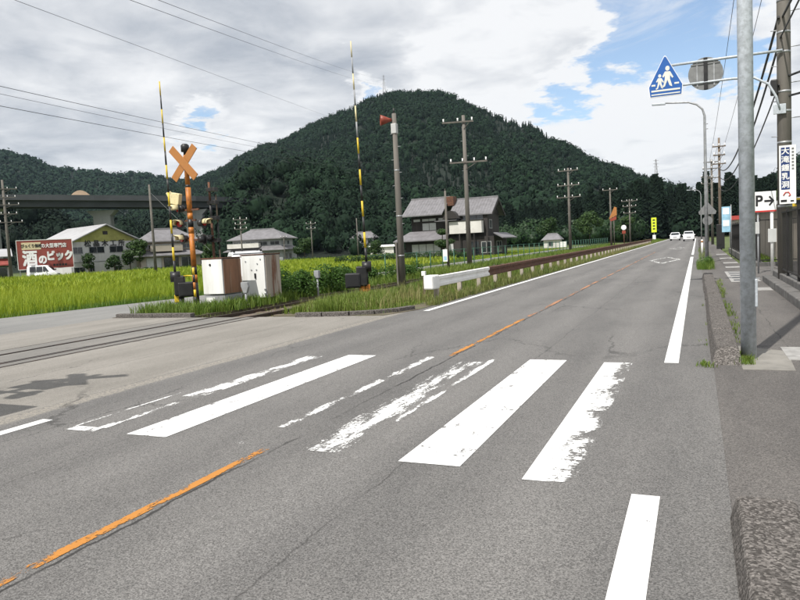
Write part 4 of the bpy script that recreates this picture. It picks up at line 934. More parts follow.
# parking sign
ps = thing('parking_sign','white parking sign with a black P and right arrow on a white post','sign',(2.11,26.0,0)); ps.scale = (.9,1,1)
MB().tube((.22,.06,-.05),(.22,.06,2.75),.055,.055,12).build('post', M['white'], ps)
MB().box(-.40,.36,-.02,.0,2.07,2.75).build('plate', M['signwhite'], ps, None, None, .006)
MB().box(-.40,.36,-.026,-.021,2.07,2.12).build('red_edge', M['signred'], ps)
place(text_mesh('P',.50,M['ink'],.012,.0005),'letter_P',ps,(-.21,-.024,2.43),(PI/2,0,0))
MB().prism([(-.03,2.395),(.19,2.395),(.11,2.30),(.155,2.26),(.30,2.43),(.155,2.60),(.11,2.56),(.19,2.465),(-.03,2.465)],-.026,-.021,'y').build('arrow', M['ink'], ps)
MB().box(.08,.36,-.03,.0,1.05,1.5).build('notice_plate', M['shoji'], ps)
MB().tube((-.24,.06,-.05),(-.24,.06,2.05),.03,.03,8).build('post', M['greypaint'], ps); MB().box(-.36,-.2,-.03,.0,1.35,1.75).build('notice_plate', M['shoji'], ps)

# low wall and black fences
lw = thing('low_wall','stepped dark concrete kerb wall carrying the black fence','wall',(1.72,0,0))
for i in range(13): MB().box(.0,.26,22.4-2.0*(i+1)+.008,22.4-2.0*i-.008,-.2,.17+.004*(i%3)).build('wall_block', M['wallcon'], lw, None, None, .02)
MB().box(.26,.56,-3.6,22.3,-.2,.32).build('plinth', M['wallcon'], lw, None, None, .02)
def pfence(label, p0, p1, h, z0=.0, step=.11, pr=.008):
    p0, p1 = Vector(p0), Vector(p1); d = p1-p0; L = d.length
    o = thing('black_fence', label, 'fence', tuple(p0), math.atan2(d.y,d.x))
    n = max(1,round(L/2.0)); pst = MB().box(-.03,.03,-.03,.03,z0,h).mesh('post', M['fence'])
    for i in range(n+1): place(pst,'post',o,(L*i/n,0,0))
    for z in (z0+.1,h-.12): MB().box(0,L,-.02,.02,z,z+.04).build('rail', M['fence'], o)
    pk = MB().box(-pr,pr,-pr,pr,z0+.1,h-.1).mesh('picket', M['fence']); k = int(L/step)
    for i in range(k):
        if (i*step) % (L/n) > .04: place(pk,'picket',o,(step*(i+.5),0,0))
    return o
pfence('black picket fence on the low wall before the utility pole',(2.05,5.3,0),(2.05,21.3,0),2.02,.32,.14,.005)
pfence('black fence crossing behind the parking sign',(2.3,31.0,0),(8.3,31.0,0),1.95,.12,.14,.005)
pfence('black fence running along the sidewalk beyond the parking entrance',(2.3,31.1,0),(2.3,57.0,0),1.95,.12,.15,.006)
lw2 = thing('low_wall','dark kerb wall under the far black fences','wall',(2.3,31,0))
MB().box(-.15,6.1,-.12,.12,-.2,.16).build('wall_block', M['wallcon'], lw2, None, None, .02); MB().box(-.15,.15,.14,26,-.2,.16).build('wall_block', M['wallcon'], lw2, None, None, .02)
# grey low building and yellow sign behind the fence
gb = thing('low_building','low grey building with a sloping metal roof behind the parking sign','building',(3.2,34,0))
MB().box(0,9,0,13,-.2,2.5).build('wall', M['beige'], gb)
MB().prism([(-.6,2.45),(9.4,3.6),(9.4,3.75),(-.6,2.6)],-.6,13.6,'y').build('roof', M['roofmetal'], gb)
for x in (1.0,3.2,5.4):
    wd = MB().box(x,x+1.6,-.04,.0,.9,2.1).build('window', M['steel'], gb); MB().box(x+.06,x+1.54,-.05,-.041,.96,2.04).build('pane', M['glass'], wd)
ys = thing('yellow_sign','small yellow shop sign at the right edge above the black fence','sign',(2.6,23.6,0))
MB().tube((.5,.05,-.1),(.5,.05,2.2),.03,None,8).build('post', M['steel'], ys); MB().box(.0,1.2,-.02,.02,2.13,2.38).build('plate', M['yellow'], ys, None, None, .006)
for i in range(5): MB().box(.12+i*.2,.25+i*.2,-.026,-.021,2.19,2.32).build('print_block', M['ink'], ys)
vm = thing('vending_machine','pale vending machine with round mark behind the black fence at the right edge','vending machine',(2.9,21.8,0))
MB().box(0,.9,0,.7,-.1,1.75).build('body', M['shoji'], vm, None, None, .02); MB().box(.06,.84,-.02,-.001,.75,1.6).build('display', M['glass'], vm); MB().disc((.3,.55),.09,-.02,-.001,'y',16).build('mark', M['ink'], vm)
rb = thing('red_roof_shop','pale shop wall with a red roof edge beyond the far black fence','building',(2.9,62,0))
MB().box(0,10,0,12,-.2,2.3).build('wall', M['plaster'], rb); MB().box(-.4,10.4,-.5,12.4,2.3,2.62).build('roof_edge', M['redroof'], rb); MB().box(.6,9,-.05,-.001,.5,1.9).build('window', M['glass'], rb)
bn = thing('banner_sign','light blue and white banner sign on a pole beside the far sidewalk','sign',(1.62,45,0))
MB().tube((.24,0,-.1),(.24,0,3.0),.025,None,8).build('post', M['steel'], bn); MB().box(-.26,.2,-.015,.015,1.4,2.9).build('banner', M['lightblue'], bn)
MB().box(-.2,.14,-.02,-.016,2.45,2.82).build('print', M['signwhite'], bn); MB().box(-.2,.14,-.02,-.016,1.75,2.1).build('print', M['signwhite'], bn)
# street lamp, back of signs, delineator
def slamp(label, loc, h, arm):
    o = thing('street_lamp', label, 'street lamp', loc)
    pts = [(0,0,-.05),(0,0,h*.5),(0,0,h*.9)]+[(-arm*.42*(1-math.cos(a)),0,h*.9+h*.095*math.sin(a)) for a in (R(25),R(50),R(75))]+[(-arm*.62,0,h*1.0),(-arm*.8,0,h*1.005)]
    MB().path(pts,[.085,.075,.055]+[.045]*3+[.04,.035],12).build('post', M['steel'], o)
    MB().cbox((-arm*.92,0,h*1.002),(arm*.28,.16,.09),Matrix.Rotation(R(3),3,'Y')).build('lamp_head', M['galv'], o, None, None, .02)
    for z in (h*.82,h*.85): MB().tube((0,0,z),(.14,0,z),.02,None,6).build('bracket', M['steel'], o)
slamp('curved galvanised street lamp arching over the road',(.42,36,0),7.75,2.2)
slamp('far street lamp near the road end on the right',(.6,110,0),7.6,1.8)
sg = thing('road_sign_back','grey diamond-shaped sign seen from behind on a thin post by the lamp','road sign',(.55,42,0))
MB().tube((0,0,-.05),(0,0,3.1),.035,None,8).build('post', M['galv'], sg)
MB().prism([(-.42,2.45),(.42,2.45),(.46,2.6),(.05,3.1),(-.05,3.1),(-.46,2.6)],-.05,-.03,'y').build('plate', M['signback'], sg); MB().disc((0,2.1),.26,-.05,-.03,'y',20).build('plate', M['signback'], sg)
dl = thing('delineator_post','white delineator post beside the far sidewalk','delineator',(.28,47,0)); MB().tube((0,0,-.05),(0,0,1.0),.06,.055,12).build('shaft', M['white'], dl); MB().tube((0,0,.82),(0,0,.92),.064,None,12).build('reflector', M['xboard'], dl)
RP = [('dark slim utility pole beyond the lamp on the right sidewalk',(1.75,62,0),9.0,[(8.3,1.0,0),(7.6,.9,0),(6.9,1.0,0)],'wood',.13),
      ('grey utility pole with stacked crossarms farther along the right sidewalk',(1.55,82,0),9.2,[(8.9,1.6,0),(8.2,1.8,0),(7.2,1.4,0)],'polefar',.15),
      ('farthest pale utility pole along the right sidewalk',(1.4,104,0),9.2,[(8.9,1.6,0),(8.0,1.6,0)],'polefar',.15)]
for a in RP: upole(*a)
hut = thing('pole_cabinet','dark box on the slim utility pole near the sidewalk','cabinet',(1.75,61.6,0)); MB().box(-.3,.3,-.2,.2,.0,2.0).build('body', M['black'], hut, None, None, .02); MB().box(-.25,.25,-.22,-.201,.3,1.8).build('door', M['fence'], hut)
# cables on the right
W = [('thick twisted cable sagging from the near utility pole along the road',(2.0,20.4,6.9),(1.7,62,6.6),1.5,.035),('second sagging cable beside the thick one on the right',(2.05,20.4,6.4),(1.7,62,6.0),1.6,.03),
     ('low sagging cable from the sign pole toward the far poles',(2.0,20.4,5.2),(1.7,62,5.0),1.2,.02),
     ('thin wire above the right sidewalk, left one',(1.5,20.4,11.2),(1.3,82,8.7),.6,.012),('thin wire above the right sidewalk, right one',(2.5,20.4,11.2),(2.2,82,8.7),.7,.012),
     ('cable coming over the camera to the near utility pole',(2.6,-12,8.2),(2.1,20.5,6.9),.6,.03),('thin cable coming over the camera to the near utility pole',(2.2,-12,7.8),(2.05,20.5,6.4),.6,.02),
     ('thick service cable leaving the near pole to the right edge',(2.2,20.5,5.4),(9,14,7.4),.3,.03),('thin service cable leaving the near pole to the right edge',(2.2,20.5,4.9),(9,15,6.3),.3,.03),
     ('thin high wire toward the farthest right poles',(1.6,62,8.2),(1.5,104,8.9),.3,.012)]
for lb, a, b, s_, r_ in W: wire(lb, a, b, s_, r_)

# signs and signals by the far railway
sgn = thing('railway_signal','red and white slanted railway sign on a tall post by the far track','railway sign',(-8.95,84,0))
MB().tube((0,0,0),(0,0,4.6),.05,None,8).build('post', M['polefar'], sgn); MB().prism([(-.55,3.5),(.35,3.9),(.35,4.8),(.1,4.9)],-.06,-.03,'y').build('plate', M['xboard'], sgn); MB().prism([(-.3,3.2),(.3,3.4),(.3,3.8),(-.5,3.45)],-.07,-.061,'y').build('plate', M['redhorn'], sgn)
sgn = thing('railway_signal','small signal with a round white disc and red band by the far guardrail','railway sign',(-8.6,92,0))
MB().tube((0,0,0),(0,0,2.3),.06,None,8).build('post', M['rust'], sgn); MB().disc((0,2.5),.32,-.08,-.05,'y',20).build('disc', M['signwhite'], sgn); MB().box(-.22,.22,-.09,-.05,1.7,2.1).build('red_plate', M['redhorn'], sgn)
yg = thing('yellow_green_sign','bright yellow-green vertical sign on a post at the road end','sign',(-8.1,150,0))
MB().tube((0,0.1,0),(0,.1,4.6),.07,None,8).build('post', M['steel'], yg); MB().box(-.5,.5,-.05,.05,1.75,4.75).build('plate', M['neon'], yg)
for i in range(4): MB().box(-.22,.22,-.06,-.051,4.1-i*.6,4.4-i*.6).build('print', M['ink'], yg)
MB().box(-.3,.3,-.04,.04,.3,1.2).build('notice_plate', M['signwhite'], yg)

# ================================================================== VEHICLES
def car(label, loc, rz, L=4.2, Wd=1.69, H=1.55, paint_='carwhite', van=False, rear=False, group=None, rack=False):
    o = thing('van' if van else 'car', label, 'van' if van else 'car', loc, rz, group); hw = Wd/2    # front is local -Y
    f, r = -L/2, L/2
    if van: prof = [(f,.32),(f-.0,.75),(f+.22,.95),(f+.75,1.35+.1),(f+1.0,H-.08),(f+1.4,H),(r-.25,H),(r-.06,H-.12),(r,.9),(r,.32)]; belt=.98
    else: prof = [(f,.30),(f-.02,.62),(f+.12,.80),(f+.95,.95),(f+1.55,H-.10),(f+2.0,H),(r-.9,H-.03),(r-.28,H-.22),(r-.05,.95),(r,.55),(r-.02,.30)]; belt=.93
    m = MB(); n = len(prof); V = []
    for s in (-1,1):
        for y, z in prof: V.append((s*(hw-(max(0,z-belt)*.26)),y,z))
    m.add(V,[tuple(range(n)),tuple(reversed(range(n,2*n)))]+[(i,i+n,(i+1)%n+n,(i+1)%n) for i in range(n)])
    b = m.build('body', M[paint_], o, None, None, .05)
    zt = H-.16
    def sx(z): return hw-(max(0,z-belt)*.26)+.006
    for s in (-1,1):
        ys = (f+1.15, r-.75) if not van else (f+.85,r-.35); k = 2 if not van else 3
        for i in range(k):
            ya = ys[0]+(ys[1]-ys[0])*i/k+.04; yb = ys[0]+(ys[1]-ys[0])*(i+1)/k-.04; ya2 = ya+(.42 if i == 0 else 0); yb2 = yb-(.2 if (i == k-1 and not van) else 0)
            q = [(s*sx(belt+.03),ya,belt+.03),(s*sx(belt+.03),yb,belt+.03),(s*sx(zt),yb2,zt),(s*sx(zt),ya2,zt)]
            MB().add(q,[(0,1,2,3) if s > 0 else (3,2,1,0)]).build('side_window', M['carglass'], o)
    # windscreen and rear window set just outside the body slope
    a, bq = (prof[3],prof[4]) if not van else (prof[2],prof[4])
    nrm = Vector((0,-(bq[1]-a[1]),(bq[0]-a[0]))).normalized()*.012
    MB().add([(-hw*.86,a[0]+.06+nrm.y,a[1]+.03+nrm.z),(hw*.86,a[0]+.06+nrm.y,a[1]+.03+nrm.z),(hw*.76,bq[0]+nrm.y,bq[1]+nrm.z),(-hw*.76,bq[0]+nrm.y,bq[1]+nrm.z)],[(0,1,2,3)]).build('windscreen', M['carglass'], o)
    c1_, c2_ = prof[-4] if not van else prof[-3], prof[-3] if not van else prof[-2]
    MB().add([(-hw*.78,c1_[0]+.02,c1_[1]-.04),(hw*.78,c1_[0]+.02,c1_[1]-.04),(hw*.84,c2_[0]+.02,c2_[1]+.08),(-hw*.84,c2_[0]+.02,c2_[1]+.08)],[(3,2,1,0)]).build('rear_window', M['carglass'], o)
    for s in (-1,1):
        MB().cbox((s*hw*.72,f-.01,.68),(.34,.08,.16)).build('headlight', M['lens'], o, None, None, .02); MB().cbox((s*hw*.82,r-.0,.85),(.2,.06,.28)).build('tail_light', M['redlens'], o, None, None, .02)
        MB().cbox((s*(hw+.08),f+1.2,1.0),(.14,.1,.12)).build('mirror', M[paint_], o, None, None, .02)
        for y in (f+.78,r-.75):
            wh = MB().disc((y,.31),.31,s*hw-.2*(s>0)+.0*(s<0),s*hw+.2*(s<0)+.012*s,'x',20).build('wheel', M['tyre'], o); MB().disc((y,.31),.19,s*(hw+.014),s*(hw+.024),'x',16).build('rim', M['rim'], wh)
    MB().cbox((0,f-.02,.42),(Wd*.9,.1,.2)).build('bumper', M[paint_], o, None, None, .03); MB().cbox((0,f-.03,.62),(Wd*.42,.06,.12)).build('grille', M['black'], o)
    MB().cbox((0,f-.07,.45),(.33,.02,.16)).build('number_plate', M['signwhite'], o); MB().cbox((0,r+.02,.6),(.33,.02,.16)).build('number_plate', M['signwhite'], o)
    if rack:
        for y in (-.55,.55):
            MB().cbox((0,y,H+.05),(Wd*.72,.05,.04)).build('roof_bar', M['black'], o)
            for s in (-1,1): MB().cbox((s*Wd*.34,y,H+.02),(.08,.07,.10)).build('roof_bar_foot', M['black'], o)
    return o
car('white oncoming car in the right lane, the nearer of the two far cars',(-1.25,122,0),0,3.9,1.66,1.6)
car('second far white car left of the oncoming car at the road end',(-3.75,138,0),0,4.2,1.69,1.5)
car('white van with roof bars parked on the lane behind the white cabinets',(-16.35,22.3,0),R(42),3.4,1.5,1.68,'carwhite',True,rack=True)
car('white minivan parked below the red billboard',(-75.5,60.6,-.25),R(125),3.5,1.5,1.8,'carwhite',True)

# ================================================================== BUILDINGS
def azpos(az, rng, z=-.25): return (-math.sin(R(az))*rng, math.cos(R(az))*rng, z)
def win(parent, x0, x1, z0, z1, y=0.0, side=None, frame='steel', pane='glass', mull=1):
    """window on the front (local -Y face at y) or, with side=x, on that X face (then x0,x1 are y's)"""
    a = MB(); p = MB(); t = .06; w_ = x1-x0
    def bx(mb, u0, u1, z0_, z1_, d0, d1):
        if side is None: mb.box(u0,u1,y-d1,y-d0,z0_,z1_)
        else:
            s = 1 if side > 0 else -1; xs = sorted((side+s*d0, side+s*d1)); mb.box(xs[0],xs[1],u0,u1,z0_,z1_)
    bx(a,x0,x1,z0,z0+t,.002,.06); bx(a,x0,x1,z1-t,z1,.002,.06); bx(a,x0,x0+t,z0+t,z1-t,.002,.055); bx(a,x1-t,x1,z0+t,z1-t,.002,.055)
    for i in range(1,mull+1): c = x0+w_*i/(mull+1); bx(a,c-.025,c+.025,z0+t,z1-t,.002,.05)
    f = a.build('window', M[frame], parent)
    for i in range(mull+1): bx(p,x0+t+(w_-2*t)*i/(mull+1)+.01,x0+t+(w_-2*t)*(i+1)/(mull+1)-.01,z0+t,z1-t,.002,.02)
    p.build('pane', M[pane], f); return f
def hip(mb, x0,x1,y0,y1,z0,z1,inx,iny,th=.14):
    rx0, rx1 = x0+inx, x1-inx; ym0, ym1 = y0+iny, y1-iny
    mb.add([(x0,y0,z0),(x1,y0,z0),(x1,y1,z0),(x0,y1,z0),(x0,y0,z0+th),(x1,y0,z0+th),(x1,y1,z0+th),(x0,y1,z0+th),(rx0,ym0,z1),(rx1,ym0,z1),(rx1,ym1,z1),(rx0,ym1,z1)],
           [(3,2,1,0),(0,1,5,4),(1,2,6,5),(2,3,7,6),(3,0,4,7),(4,5,9,8),(5,6,10,9),(6,7,11,10),(7,4,8,11),(8,9,10,11)]); return mb
def gable(mb, x0,x1,y0,y1,z0,z1,th=.16):
    ym = (y0+y1)/2; sec = [(y0,z0),(ym,z1-.0),(y1,z0),(y1,z0+th),(ym,z1+th),(y0,z0+th)]
    n = 6; V = [(x0,y,z) for y, z in sec]+[(x1,y,z) for y, z in sec]
    mb.add(V,[(5,4,1,0),(4,3,2,1),(6,7,10,11),(7,8,9,10),(0,1,7,6),(1,2,8,7),(2,3,9,8),(3,4,10,9),(4,5,11,10),(5,0,6,11)]); return mb
def ridge_cap(parent, x0,x1,y,z,m='rooftile'): MB().box(x0,x1,y-.14,y+.14,z-.02,z+.2).build('ridge_cap', M[m], parent, None, None, .03)

# factory
fa = thing('factory','white gabled wood workshop with grey roof and black lettering behind the billboard','building',azpos(46.8,106),R(46.8+25))
hw = 4.85; ez = 4.75; az_ = 7.0
MB().prism([(-hw,0),(hw,0),(hw,ez),(-hw,ez)],0,12,'y').build('wall', M['factorywall'], fa)
MB().prism([(-hw,ez),(hw,ez),(0,az_)],-.03,.14,'y').build('gable_board', M['greenish'], fa)
for s in (-1,1):
    rf = MB(); th=.14
    rf.add([(s*(hw+.7),-.7,ez-.28),(0,-.7,az_+.05),(0,12.6,az_+.05),(s*(hw+.7),12.6,ez-.28),(s*(hw+.7),-.7,ez-.28+th),(0,-.7,az_+.05+th),(0,12.6,az_+.05+th),(s*(hw+.7),12.6,ez-.28+th)],
           [(0,1,2,3),(7,6,5,4),(0,4,5,1),(1,5,6,2),(2,6,7,3),(3,7,4,0)]); ro = rf.build('roof_slope', M['roofmetal'], fa)
    for i in range(26): 
        y = -.4+i*.5; a = Vector((s*(hw+.68),y,ez-.28+th)); b = Vector((0.02*s,y,az_+.05+th)); MB().path([tuple(a),tuple(b)],.022,4).build('seam', M['roofmetal'], ro)
MB().box(-.35,.35,-.06,-.031,5.7,6.2).build('vent', M['darkwood'], fa)
k = .146
for a,b,z0,z1 in ((70,83,3.1,4.05),(89,104,3.1,4.05),(109,123,3.1,4.05),(69,84,.35,1.25),(88,93,.5,1.3),(112,120,.4,1.2)): win(fa,max(-hw+.1,(a-106)*k),(b-106)*k,z0,z1,0,mull=1)
MB().box(-hw+.02,hw-.02,-.05,-.001,1.9,2.0).build('wall_band', M['greypaint'], fa)
for i, ch in enumerate('松晶木工所'): place(text_mesh(ch,.98,M['ink'],.02,.02),'lettering',fa,(-2.6+i*1.22,-.05,4.42),(PI/2,0,0))
for y in (2,5,8): win(fa,y,y+1.6,2.9,4.0,side=-hw)

# billboard
bb = thing('billboard','faded red liquor store billboard with white lettering in front of the factory','billboard',azpos(51.0,98),R(51)); bb.scale = (.79,1,.96)
MB().box(-3.95,3.95,0,.18,1.45,5.2).build('panel', M['boardred'], bb)
for x in (-3.8,-1.3,1.3,3.7): MB().box(x-.07,x+.07,.18,.3,0,5.1).build('leg', M['steel'], bb)
for x0,x1,z0,z1 in ((-4.02,4.02,5.2,5.28),(-4.02,4.02,1.37,1.45)): MB().box(x0,x1,-.03,.2,z0,z1).build('frame_bar', M['white'], bb)
for x in (-4.0,4.0): MB().box(x-.04,x+.04,-.03,.2,1.45,5.2).build('frame_bar', M['white'], bb)
MB().box(-3.3,-.55,-.02,-.001,4.0,4.95).build('cream_field', M['boardcream'], bb)
def bl(s, size, x, z, m, bold, dz=-.03): place(text_mesh(s,size,M[m],bold,.008),'lettering',bb,(x,dz,z),(PI/2,0,0))
bl('びっくり価格',.50,-1.92,4.46,'ink',.014,-.035); bl('の大型専門店',.62,1.30,4.42,'signwhite',.016)
bl('酒',2.15,-2.25,2.72,'signwhite',.075); bl('の',1.3,-.45,2.55,'signwhite',.055); bl('ビック',1.32,2.05,3.0,'signwhite',.075)
for i in range(5): MB().box(1.0+i*.42,1.3+i*.42,-.02,-.001,1.72,2.0).build('small_print', M['darkwood'], bb)

# shop at the left edge
s1 = thing('small_shop','white shop with a red awning at the left edge beyond the paddy','shop',azpos(54.4,100),R(54))
MB().box(-6,1.9,0,7,0,2.9).build('wall', M['plaster'], s1); MB().prism([(-.5,3.1),(7.4,4.2),(7.4,4.3),(-.5,3.2)],-6.3,2.2,'x').build('roof', M['roofmetal'], s1)
MB().prism([(-.9,2.0),(0,2.5),(0,2.9),(-.9,2.15)],-6,1.9,'x').build('awning', M['boardred'], s1); win(s1,-.4,1.5,.3,1.8); win(s1,-3.5,-1,.3,1.8)
MB().box(-5,1.8,-.06,-.001,1.8,2.0).build('sign_band', M['greenfence'], s1)

def house(label, pos, rz, w_, d_, zl, ze, zr, wallm, lowm, roofm, inx, balcony=None, name='house'):
    o = thing(name, label, 'house', pos, rz); x0, x1 = -w_/2, w_/2
    MB().box(x0,x1,0,d_,0,zl+.2).build('lower_wall', M[lowm], o)
    MB().box(x0+.5,x1-.5,.9,d_-.6,zl+.2,ze).build('upper_wall', M[wallm], o)
    lr = hip(MB(),x0-.8,x1+.8,-.8,d_+.8,zl-.15,zl+.75,1.5,1.75,.12).build('lower_roof', M[roofm], o)
    rf = hip(MB(),x0-.35,x1+.35,.1,d_+.3,ze-.05,zr,inx,(d_+.2)/2-.12,.14).build('roof', M[roofm], o)
    ridge_cap(rf, x0-.35+inx, x1+.35-inx, (d_+.4)/2, zr, roofm)
    n = max(3,int(w_/2.2))
    for i in range(n):
        a = x0+.5+(w_-1)*i/n; 
        win(o,a+.15,a+(w_-1)/n-.2,.35,2.0 if zl>2.2 else 1.75,0,frame='darkwood' if i%2 else 'steel',pane='glass' if i%3 else 'shoji')
        win(o,a+.25,a+(w_-1)/n-.3,zl+.85,ze-.35,.9)
    for y in (1.2,3.6): win(o,y,y+1.4,.6,1.8,side=x1); win(o,y+.6,y+1.8,zl+.85,ze-.35,side=x1-.5)
    if balcony:
        a,b = balcony; bo = MB().box(a,b,-.3,.88,zl+.5,zl+1.35).build('balcony', M['plaster' if wallm != 'beige' else 'beige'], o); MB().box(a,b,-.34,-.26,zl+1.38,zl+1.43).build('handrail', M['steel'], bo)
    return o
house('first hip-roofed two-storey house behind the crossing mast',azpos(42.1,100),R(42+8),7.9,7,2.35,4.2,6.0,'beige','beige','rooftile',2.6,(-2.6,1.6))
house('second hip-roofed grey house behind the white cabinets',azpos(35.5,130),R(35.5-22),10.6,8,2.5,4.5,6.4,'greypaint','greypaint','rooftile',3.2,(-5.4,.8))
house('white far house with dark roof left of the right barrier arm',azpos(26.6,170),R(27-10),6.0,6,2.3,4.3,5.9,'white','white','rooftile',1.6)
sh = thing('shed','low beige shed with a dark roof right of the far white house','shed',azpos(25.0,158),R(25))
MB().box(-3.0,2.6,0,4,0,1.9).build('wall', M['plaster'], sh); MB().prism([(-.4,1.9),(4.4,2.3),(4.4,2.42),(-.4,2.02)],-3.3,2.9,'x').build('roof', M['white'], sh); win(sh,-2,-.4,.4,1.4)
sh = thing('shed','small white-walled shed with grey roof at the foot of the wood','shed',azpos(11.0,140),R(2))
MB().box(-1.6,1.6,0,3,0,1.5).build('wall', M['plaster'], sh); r_ = hip(MB(),-2.0,2.0,-.4,3.4,1.5,2.7,.9,1.7,.1).build('roof', M['rooftile'], sh); win(sh,-.6,.3,.3,1.2); ridge_cap(r_,-1,1,1.5,2.7)
MB().box(1.7,3.0,-.2,.0,0,1.1).build('annex_wall', M['white'], sh)

# dark timber house
th_ = thing('timber_house','traditional dark timber house with grey tiled roofs and white balcony wall','house',azpos(19.6,92),R(19.6-17)); o = th_; o.scale = (.9,1,1)
MB().box(-6.6,7.2,0,8,0,2.6).build('lower_wall', M['darkwood'], o)
MB().box(-5.9,.2,1.2,7.4,2.6,5.75).build('upper_wall', M['darkwood'], o)
MB().box(.2,6.2,.6,7.4,2.6,5.75).build('upper_wall', M['darkwood'], o)
lr = MB(); lr.add([(-8.0,-1.3,2.35),(.4,-1.3,2.35),(.4,1.19,3.55),(-6.2,1.19,3.55),(-8.0,-1.3,2.5),(.4,-1.3,2.5),(.4,1.19,3.72),(-6.2,1.19,3.72)],[(3,2,1,0),(4,5,6,7),(0,1,5,4),(1,2,6,5),(2,3,7,6),(3,0,4,7)])
lr.build('lower_roof', M['rooftile'], o)
lr = MB(); lr.add([(7.22,-.2,2.9),(8.7,-.8,2.2),(8.7,8.6,2.2),(7.22,8.0,2.9),(7.22,-.2,3.03),(8.7,-.8,2.33),(8.7,8.6,2.33),(7.22,8.0,3.03)],[(3,2,1,0),(4,5,6,7),(0,1,5,4),(1,2,6,5),(2,3,7,6),(3,0,4,7)]); lr.build('side_roof', M['rooftile'], o)
rA = gable(MB(),-6.9,-.5,-.1,8.4,5.75,8.15).build('roof', M['rooftile'], o); ridge_cap(rA,-6.9,-.5,4.15,8.25)
rB = gable(MB(),.35,7.0,.3,8.6,5.45,7.75).build('roof', M['rooftile'], o); ridge_cap(rB,.35,7.0,4.45,7.85)
for rf_, xa, xb, y0, zz0, y1, zz1 in ((rA,-6.8,-.6,-.05,5.93,4.05,8.25),(rB,.45,6.9,.35,5.63,4.35,7.85)):
    for i in range(int((xb-xa)/.45)):
        x = xa+.2+i*.45; MB().path([(x,y0,zz0),(x,y1,zz1)],.035,4).build('tile_course', M['rooftile'], rf_)
# gable infill at the right end
MB().prism([(.9,5.5),(7.9,5.5),(4.45,7.5)],6.1,6.2,'x').build('gable_wall', M['darkwood'], o)
MB().prism([(.25,5.4),(4.45,7.75),(4.45,7.4),(.9,5.4)],6.95,7.06,'x').build('bargeboard', M['darkwood'], o); MB().prism([(8.65,5.4),(4.45,7.75),(4.45,7.4),(8.0,5.4)],6.95,7.06,'x').build('bargeboard', M['darkwood'], o)
b = MB().box(.7,5.6,-.6,.58,3.1,4.7).build('balcony', M['plaster'], o); MB().box(.65,5.65,-.66,.56,4.7,4.78).build('balcony_cap', M['darkwood'], b)
win(o,-4.2,-1.9,3.75,4.85,1.2,frame='darkwood',pane='shoji'); win(o,-5.6,-4.4,5.0,5.45,1.2,frame='darkwood',pane='shoji',mull=0); win(o,-4.2,-1.9,5.0,5.45,1.2,frame='darkwood',pane='shoji'); win(o,-1.6,-.2,5.0,5.45,1.2,frame='darkwood',pane='shoji',mull=0)
win(o,2.4,5.6,4.8,5.5,.6,frame='darkwood',pane='glass',mull=2)
win(o,-5.6,-.9,.25,2.0,0,frame='darkwood',pane='shoji',mull=3); win(o,-.4,1.1,.6,1.9,0,frame='darkwood',pane='shoji',mull=0); win(o,3.2,5.0,.25,2.0,0,frame='darkwood',pane='glass'); win(o,5.3,6.8,.4,1.9,0,frame='shoji',pane='glass')
win(o,1.5,3.0,3.6,4.8,side=6.2,frame='shoji'); win(o,1.5,4.5,.4,1.9,side=7.2,frame='shoji',pane='glass')
MB().prism([(-.2,5.1),(.2,5.75),(.6,6.1),(1.0,6.2),(1.4,6.1),(1.8,5.75),(2.2,5.1)],-.9,.55,'y').build('porch_gable', M['darkwood'], o); MB().box(-1.4,2.0,-1.0,.55,4.86,4.94).build('porch_eave', M['rooftile'], o)
MB().box(-.7,.5,2.6,4.2,7.0,8.3).build('chimney', M['rust'], o, None, None, .05)
for x in (6.3,4.4,2.2): MB().box(x-.07,x+.07,-.55,-.41,0,3.1).build('post', M['darkwood'], o)

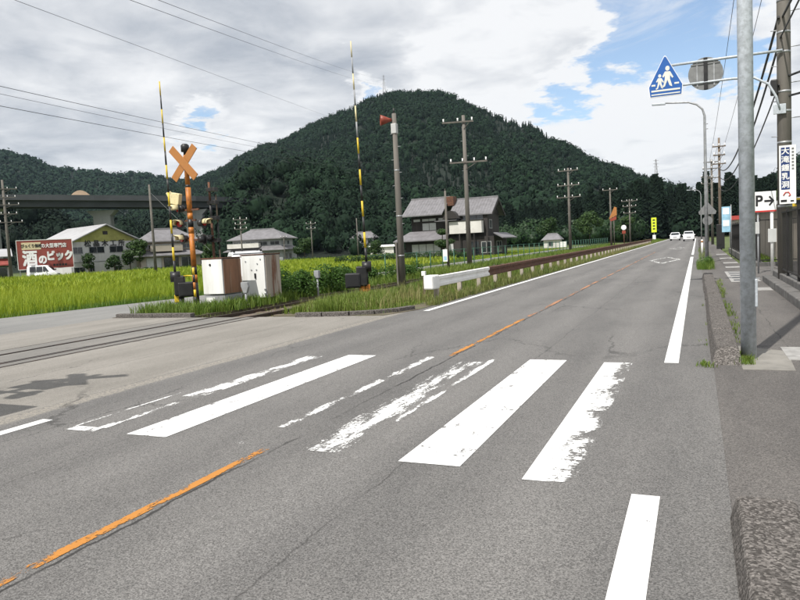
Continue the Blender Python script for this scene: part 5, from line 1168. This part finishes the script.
# viaduct
vi = thing('viaduct','dark road viaduct on tall pale piers crossing behind the workshop','bridge',(-138.5,130,0))
path = [(-270,-5,20.2),(-153,113,17.9),(-122,145,16.6),(-119.5,150,16.4),(-119,160,16.3),(-125,180,16),(-140,200,15.5)]
path = [Vector(q)-Vector((138.5*-1,130,0)) for q in path]
def ribbon(w0,w1,z0,z1,m,nm):
    mb = MB(); rg = []
    for i,p_ in enumerate(path):
        t = (path[min(i+1,len(path)-1)]-path[max(i-1,0)]); t.z = 0; t.normalize(); n_ = Vector((-t.y,t.x,0)); rg += [tuple(p_+n_*w0+Vector((0,0,z0))),tuple(p_+n_*w1+Vector((0,0,z0))),tuple(p_+n_*w1+Vector((0,0,z1))),tuple(p_+n_*w0+Vector((0,0,z1)))]
    k = len(path); fs = [(0,1,2,3),(4*k-1,4*k-2,4*k-3,4*k-4)]
    for i in range(k-1):
        for j in range(4): fs.append((i*4+j,(i+1)*4+j,(i+1)*4+(j+1)%4,i*4+(j+1)%4))
    mb.add(rg,fs); mb.build(nm,M[m],vi)
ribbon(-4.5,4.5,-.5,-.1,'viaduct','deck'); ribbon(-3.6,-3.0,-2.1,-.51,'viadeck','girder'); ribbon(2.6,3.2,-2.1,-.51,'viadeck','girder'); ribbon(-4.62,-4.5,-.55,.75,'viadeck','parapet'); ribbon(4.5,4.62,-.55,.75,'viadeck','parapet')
for x, y, z in ((-138.5,130,14.9),(-155.5,111,15.8),(-121.6,144.8,14.4),(-180,86,16.3),(-210,56,17)):
    pr = MB().box(-2.2,2.2,-1.3,1.3,-1,z-1.4).build('pier', M['viaduct'], vi, (x+138.5,y-130,0), (0,0,R(25)), .25); MB().prism([(-3.6,z-.32),(-2.3,z-1.6),(2.3,z-1.6),(3.6,z-.32)],-1.35,1.35,'y').build('pier_head', M['viaduct'], pr)
    for q in (-1.0,): MB().box(-.12,.12,-1.45,-1.32,0,z-2).build('drain_pipe', M['greypaint'], pr)

# ================================================================== AIR
hz = MB().box(-2200,1500,-300,2600,-2,330).build('haze', None)
hz['kind'] = 'stuff'; hz['label'] = 'thin summer haze in the valley air'; hz['category'] = 'haze'
m = bpy.data.materials.new('haze_air'); m.use_nodes = True; t = m.node_tree; t.nodes.clear()
pv = t.nodes.new('ShaderNodeVolumePrincipled'); pv.inputs['Density'].default_value = 4.5e-5; pv.inputs['Color'].default_value = (.6,.82,1,1)
ot = t.nodes.new('ShaderNodeOutputMaterial'); t.links.new(pv.outputs[0], ot.inputs['Volume']); hz.data.materials.append(m)
